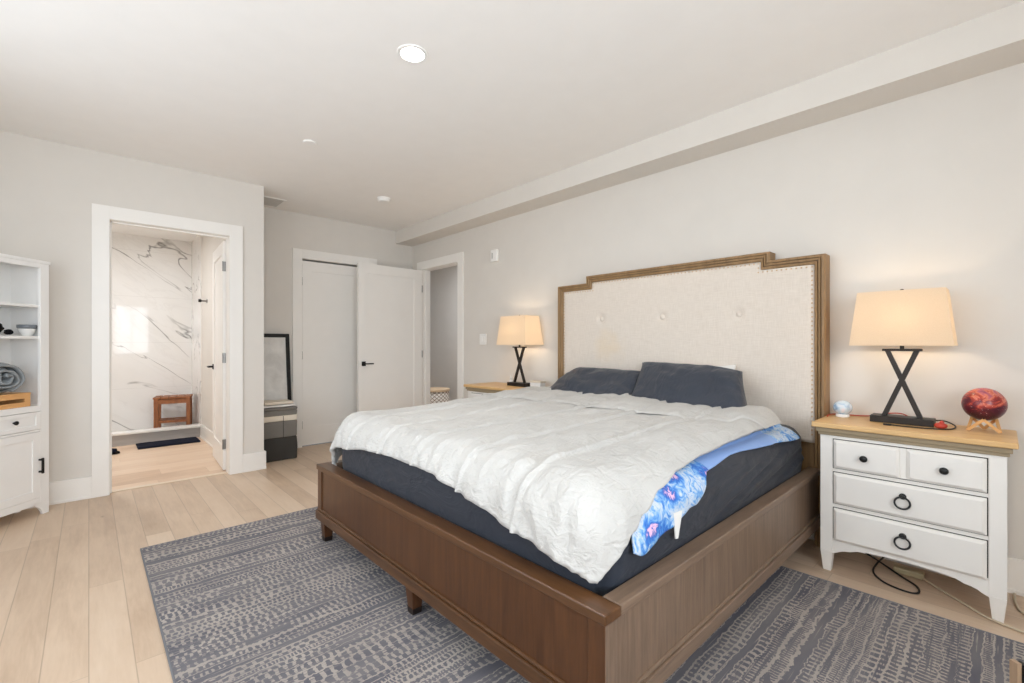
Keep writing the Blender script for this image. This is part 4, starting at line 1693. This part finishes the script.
# ================================================================ BATHROOM THINGS
st = thing('shower_stool', 'brown teak stool standing in the shower', 'stool', (-7.40, 0.815, 0.03))
st.rotation_euler = (0, 0, radians(-12))
sw_, sd2, sh_ = 0.19, 0.15, 0.47
bm = bmesh.new()
for k in range(5):
    y0 = -sd2 - 0.01 + k * (2 * sd2 + 0.02) / 5
    box(bm, -sw_ * 0 - sd2, sd2, y0 * sw_ / sd2 + 0.004, (y0 + (2 * sd2 + 0.02) / 5) * sw_ / sd2 - 0.004, sh_ - 0.022, sh_)
obj('slatted_seat', bm, M['teak'], st, bevel=0.003)
for sx in (-1, 1):
    for sy in (-1, 1):
        bm = B((sx * (sd2 - 0.02) - 0.02, sx * (sd2 - 0.02) + 0.02, sy * (sw_ - 0.022) - 0.022, sy * (sw_ - 0.022) + 0.022, 0.0, sh_ - 0.022))
        obj('leg', bm, M['teak'], st, bevel=0.002)
bm = B((-sd2 + 0.03, sd2 - 0.03, -sw_ + 0.012, -sw_ + 0.032, sh_ - 0.085, sh_ - 0.03), (-sd2 + 0.03, sd2 - 0.03, sw_ - 0.032, sw_ - 0.012, sh_ - 0.085, sh_ - 0.03),
       (-sd2 + 0.01, -sd2 + 0.03, -sw_ + 0.03, sw_ - 0.03, sh_ - 0.085, sh_ - 0.03), (sd2 - 0.03, sd2 - 0.01, -sw_ + 0.03, sw_ - 0.03, sh_ - 0.085, sh_ - 0.03))
obj('seat_apron', bm, M['teak'], st)
bm = bmesh.new()
for k in range(4):
    y0 = -sw_ + 0.03 + k * (2 * sw_ - 0.06) / 4
    box(bm, -sd2 + 0.03, sd2 - 0.03, y0 + 0.005, y0 + (2 * sw_ - 0.06) / 4 - 0.005, 0.15, 0.165)
box(bm, sd2 - 0.035, sd2 - 0.01, -sw_ + 0.03, sw_ - 0.03, 0.14, 0.17)
box(bm, -sd2 + 0.01, -sd2 + 0.035, -sw_ + 0.03, sw_ - 0.03, 0.14, 0.17)
obj('shelf', bm, M['teak'], st)
bm = bmesh.new()


def matw(p, n):
    return p + Vector((0, 0, 0.004 * noise.noise(Vector((p.x * 30, p.y * 30, 1))) if p.z > 0.01 else 0))


rbox(bm, (-6.88, 0.40, 0.0015), (-6.56, 0.985, 0.022), 0.008, (18, 30, 1), matw)
tag(obj('bath_mat', bm, M['navymat'], None, smooth=True), 'dark navy bath mat on the bathroom floor before the shower', 'bath mat')
sl = thing('slipper', 'dark slipper at the left edge of the bathroom doorway', 'slipper', (-6.5, 0.12, 0.0015), radians(80))
bm = bmesh.new()
prism(bm, [(-0.12, -0.035), (-0.06, -0.042), (0.04, -0.045), (0.11, -0.04), (0.13, 0.0), (0.11, 0.04), (0.04, 0.045), (-0.06, 0.04), (-0.12, 0.035), (-0.135, 0.0)], 'Z', 0.0, 0.022)
obj('sole', bm, M['blackcloth'], sl, bevel=0.004)
bm = bmesh.new()


def strap(u, v):
    a = pi * v
    return (-0.01 + 0.11 * u, -0.043 * cos(a), 0.02 + (0.055 - 0.02 * u) * sin(a))


grid(bm, strap, 8, 14)
o = obj('strap', bm, M['navymat'], sl, smooth=True)
s_ = o.modifiers.new('thick', 'SOLIDIFY')
s_.thickness = 0.006
hk = thing('towel_hook', 'dark metal towel hook on the bathroom wall beside the shower', 'hook', (-6.56, 1.052, 1.70))
bm = bmesh.new()
lathe(bm, [(0.022, 0.0), (0.022, -0.008), (0.010, -0.010), (0.010, -0.06)], 18, (0, 0, 0), 'Y')
obj('rose', bm, M['chrome'], hk)
bm = bmesh.new()
lathe(bm, [(0.016, -0.06), (0.018, -0.065), (0.018, -0.09), (0.0001, -0.092)], 18, (0, 0, 0), 'Y')
obj('peg', bm, M['gunmetal'], hk)
bt = thing('bathroom_light', 'round white ceiling light in the bathroom above the floor mat', 'light', (-6.3, -0.2, 2.60))
bm = bmesh.new()
lathe(bm, [(0.15, 0.0), (0.15, -0.02), (0.14, -0.03)], 36)
obj('rim', bm, M['plastic'], bt)
bm = bmesh.new()
lathe(bm, [(0.138, -0.02), (0.13, -0.045), (0.08, -0.06), (0.0001, -0.064)], 36)
obj('diffuser', bm, emissive('bath_diffuser', (255, 248, 236), 2.0), bt, smooth=True)
area_light('bathroom_glow', (-6.3, -0.2, 2.52), (0, 0, 0), 0.28, 0.28, 21, (0.94, 0.97, 1.0), pi, 'DISK')

# ================================================================ HALL THINGS
bk = thing('laundry_basket', 'white lattice patterned basket with tan rim seen through the hall doorway', 'basket', (-6.47, 4.25, 0))
bm = bmesh.new()
lathe(bm, [(0.20, 0.0), (0.225, 0.02), (0.235, 0.40), (0.228, 0.40), (0.215, 0.02)], 40)
obj('basket_body', bm, M['basket'], bk, smooth=True)
bm = bmesh.new()
lathe(bm, [(0.238, 0.398), (0.244, 0.40), (0.244, 0.43), (0.238, 0.436), (0.05, 0.44), (0.0001, 0.44)], 40)
obj('lid_rim', bm, plain('pale_straw', (214, 190, 160), 0.8), bk)
area_light('hall_glow', (-5.6, 4.0, 2.58), (0, 0, 0), 0.25, 0.25, 18, (0.95, 0.97, 1.0), pi, 'DISK')
hl = thing('hall_light', 'round white hall ceiling light beyond the doorway', 'light', (-5.6, 4.0, 2.60))
bm = bmesh.new()
lathe(bm, [(0.14, 0.0), (0.14, -0.012), (0.0001, -0.014)], 32)
obj('disc', bm, emissive('hall_diffuser', (255, 246, 232), 3.0), hl)

# ================================================================ CABINET AT THE LEFT
cabn = thing('storage_cabinet', 'tall white cabinet with open shelves, drawer and door at the left edge', 'cabinet', (-4.565, -0.205, 0), radians(-42.86))
cw, cd, ch = 0.50, 0.262, 1.757


def cb_(*b):
    return obj


# side panels, back, top
for x0 in (0.0, cw - 0.02):
    obj('side_panel', B((x0, x0 + 0.02, -cd, -0.02, 0.09, ch - 0.02)), M['cab'], cabn, bevel=0.001)
obj('back_panel', B((0.02, cw - 0.02, -cd, -cd + 0.012, 0.09, ch - 0.02)), M['cab'], cabn)
obj('top', B((-0.006, cw + 0.006, -cd, 0.006, ch - 0.022, ch)), M['cab'], cabn, bevel=0.003)
S = 0.058
obj('face_frame', B((0, S, -0.02, 0, 0.09, ch - 0.022), (cw - S, cw, -0.02, 0, 0.09, ch - 0.022), (S, cw - S, -0.02, 0, ch - 0.052, ch - 0.022),
                    (S, cw - S, -0.02, 0, 0.718, 0.757), (S, cw - S, -0.02, 0, 0.578, 0.592), (S, cw - S, -0.02, 0, 0.075, 0.122)), M['cab'], cabn, bevel=0.0015)
for z0 in (1.432, 1.216, 0.738):
    obj('shelf', B((0.02, cw - 0.02, -cd + 0.012, -0.012, z0, z0 + 0.018)), M['cab'], cabn, bevel=0.001)
bm = B((0.02, cw - 0.02, -cd + 0.012, -0.02, 0.09, 0.105))
obj('bottom', bm, M['cab'], cabn)
obj('rear_foot', B((0.0, 0.03, -cd, -0.20, 0.0, 0.09)), M['cab'], cabn)
obj('rear_foot', B((cw - 0.03, cw, -cd, -0.20, 0.0, 0.09)), M['cab'], cabn)
for sx in (0, 1):
    bm = bmesh.new()
    pts = [(0.0, 0.0), (0.04, 0.0), (0.046, 0.02), (0.06, 0.045), (0.085, 0.062), (0.11, 0.09), (0.0, 0.09)]
    if sx:
        pts = [(cw - x, z) for x, z in pts][::-1]
    prism(bm, pts, 'Y', -0.02, 0.0)
    px = 0.0 if not sx else cw - 0.03
    obj('bracket_foot', bm, M['cab'], cabn, bevel=0.001)


def shaker(name, x0, x1, z0, z1, b):
    bm = B((x0, x0 + b, -0.016, 0.002, z0, z1), (x1 - b, x1, -0.016, 0.002, z0, z1), (x0 + b, x1 - b, -0.016, 0.002, z1 - b, z1), (x0 + b, x1 - b, -0.016, 0.002, z0, z0 + b),
           (x0 + b, x1 - b, -0.016, -0.004, z0 + b, z1 - b))
    return obj(name, bm, M['cab'], cabn, bevel=0.0012)


dw = shaker('drawer', S + 0.002, cw - S - 0.002, 0.595, 0.715, 0.028)
bm = bmesh.new()
lathe(bm, [(0.006, 0.0), (0.006, 0.012), (0.013, 0.016), (0.014, 0.022), (0.010, 0.027), (0.0001, 0.029)], 18, (0.225, -0.004, 0.662), 'Y')
obj('knob', bm, M['black'], dw, smooth=True)
dr = shaker('door', S + 0.002, cw - S - 0.002, 0.124, 0.576, 0.05)
bm = B((0.062, 0.074, 0.002, 0.030, 0.378, 0.390), (0.062, 0.074, 0.002, 0.030, 0.296, 0.308), (0.062, 0.074, 0.022, 0.032, 0.29, 0.396))
obj('handle', bm, M['black'], dr, bevel=0.001)
bm = bmesh.new()
for z0 in (1.50, 1.47, 0.95, 0.98, 1.01):
    for y0 in (-0.05,):
        lathe(bm, [(0.0035, 0.0), (0.0035, 0.0012)], 8, (0.02, y0, z0), 'X')
obj('shelf_pin_holes', bm, M['gunmetal'], cabn)

CM = Matrix.Translation((-4.565, -0.205, 0)) @ Matrix.Rotation(radians(-42.86), 4, 'Z')


def in_cab(x, y, z):
    return CM @ Vector((x, y, z))


def bowl(bm, r, h):
    prof = [(r * 0.5, 0.0), (r * 0.55, 0.004)]
    for i in range(1, 9):
        t_ = i / 8
        prof.append((r * (0.55 + 0.45 * sin(t_ * pi / 2)), 0.004 + (h - 0.004) * t_))
    prof.append((r - 0.004, h))
    for i in range(7, 0, -1):
        t_ = i / 8
        prof.append((r * (0.52 + 0.44 * sin(t_ * pi / 2)), 0.010 + (h - 0.010) * t_))
    prof.append((0.0001, 0.010))
    lathe(bm, prof, 36)


bm = bmesh.new()
bowl(bm, 0.046, 0.050)
tag(obj('bowl', bm, M['bowlwhite'], None, smooth=True, loc=in_cab(0.076, -0.075, 1.2345)), 'white bowl on the cabinet shelf', 'bowl')
bm = bmesh.new()
lathe(bm, [(0.0001, 0.0), (0.044, 0.0), (0.049, 0.005), (0.0505, 0.024), (0.047, 0.026), (0.045, 0.010), (0.0001, 0.008)], 36)
tag(obj('bowl', bm, M['bowlgrey'], None, smooth=True, loc=in_cab(0.076, -0.075, 1.2855)), 'dark grey shallow bowl stacked on the white bowl', 'bowl')


def lump(bm, c, r, sx, sy, sz, seed):
    before = set(bm.verts)
    uvsphere(bm, r, (0, 0, 0), 16, 24)
    for v in bm.verts:
        if v not in before:
            d = v.co.normalized()
            k = 1 + 0.25 * noise.noise(d * 2.3 + Vector((seed, 0, 0)))
            v.co = Vector((v.co.x * k * sx, v.co.y * k * sy, v.co.z * k * sz)) + Vector(c)


bm = bmesh.new()
lump(bm, (0, 0, 0.052), 0.05, 1.3, 1.0, 0.8, 3)
tag(obj('cloth_cap', bm, M['blackcloth'], None, smooth=True, loc=in_cab(0.265, -0.10, 1.2345)), 'black crumpled cloth cap on the cabinet shelf', 'cap')
bm = bmesh.new()
lump(bm, (0, 0, 0.025), 0.022, 1.4, 1.0, 0.8, 6)
bar(bm, (-0.02, 0, 0.02), (0.028, 0.01, 0.034), 0.006, 0.006)
tag(obj('black_pouch', bm, M['blackcloth'], None, smooth=True, loc=in_cab(0.176, -0.09, 1.2345)), 'small black pouch between the cap and the bowls', 'pouch')

# wooden tray box with slots, and the rolled jacket on it
zc0 = 0.7565
crt = thing('wooden_tray', 'light wooden slotted tray on the cabinet counter', 'tray', in_cab(0.24, -0.115, zc0), radians(-42.86))
hw_, hd_, hh = 0.145, 0.085, 0.082
bm = B((-hw_, hw_, hd_ - 0.012, hd_, 0.056, hh), (-hw_, hw_, hd_ - 0.012, hd_, 0.0, 0.030), (-hw_, -0.11, hd_ - 0.012, hd_, 0.03, 0.056), (0.11, hw_, hd_ - 0.012, hd_, 0.03, 0.056))
obj('front_board', bm, M['birch'], crt, bevel=0.001)
obj('rear_board', B((-hw_, hw_, -hd_, -hd_ + 0.012, 0.0, hh)), M['birch'], crt, bevel=0.001)
for x0 in (-hw_, hw_ - 0.012):
    obj('end_board', B((x0, x0 + 0.012, -hd_ + 0.012, hd_ - 0.012, 0, hh)), M['birch'], crt, bevel=0.001)
obj('floor_board', B((-hw_ + 0.012, hw_ - 0.012, -hd_ + 0.012, hd_ - 0.012, 0, 0.008)), M['teak'], crt)
obj('top_board', B((-hw_ - 0.002, hw_ + 0.002, -hd_ - 0.002, hd_ + 0.002, hh, hh + 0.012)), M['birch'], crt, bevel=0.002)
# rolled jacket: a spiral of thick cloth
bm = bmesh.new()


def roll(u, v):
    t_ = 5.2 * pi * u
    r = 0.020 + 0.094 * u + 0.004 * sin(3 * t_)
    w_ = 0.5 - v
    wob = 0.020 * noise.noise(Vector((t_ * 0.9, v * 5, 2.0)))
    R_ = r + wob
    return (R_ * cos(t_ + 0.6), w_ * (0.205 - 0.05 * u * abs(w_)), R_ * sin(t_ + 0.6) * 0.92)


grid(bm, roll, 130, 18)
o = obj('rolled_blanket', bm, M['greycloth'], None, smooth=True, loc=in_cab(0.245, -0.115, zc0 + hh + 0.012 + 0.108))
o.rotation_euler = (0, 0, radians(-42.86))
s_ = o.modifiers.new('thick', 'SOLIDIFY')
s_.thickness = 0.012
tag(o, 'rolled grey blanket lying on the wooden tray in the cabinet', 'blanket')

# ================================================================ TABLE CORNER AT THE LOWER RIGHT
tb = thing('side_table', 'corner of a low black metal side table with tan post on the rug', 'table', (0.026, 1.874, 0.0095), radians(47.14))
obj('post', B((0.0, 0.012, 0.0, 0.02, 0, 0.29)), M['tan'], tb)
obj('frame', B((0.012, 0.03, 0.0, 0.02, 0, 0.285), (0.03, 0.40, 0.0, 0.02, 0.262, 0.28), (0.38, 0.40, 0.0, 0.02, 0, 0.262),
               (0.012, 0.03, -0.38, -0.36, 0, 0.28), (0.38, 0.40, -0.38, -0.36, 0, 0.28), (0.012, 0.03, -0.36, 0.0, 0.262, 0.28), (0.38, 0.40, -0.36, 0.0, 0.262, 0.28), (0.03, 0.38, -0.38, -0.36, 0.262, 0.28)), M['black'], tb)
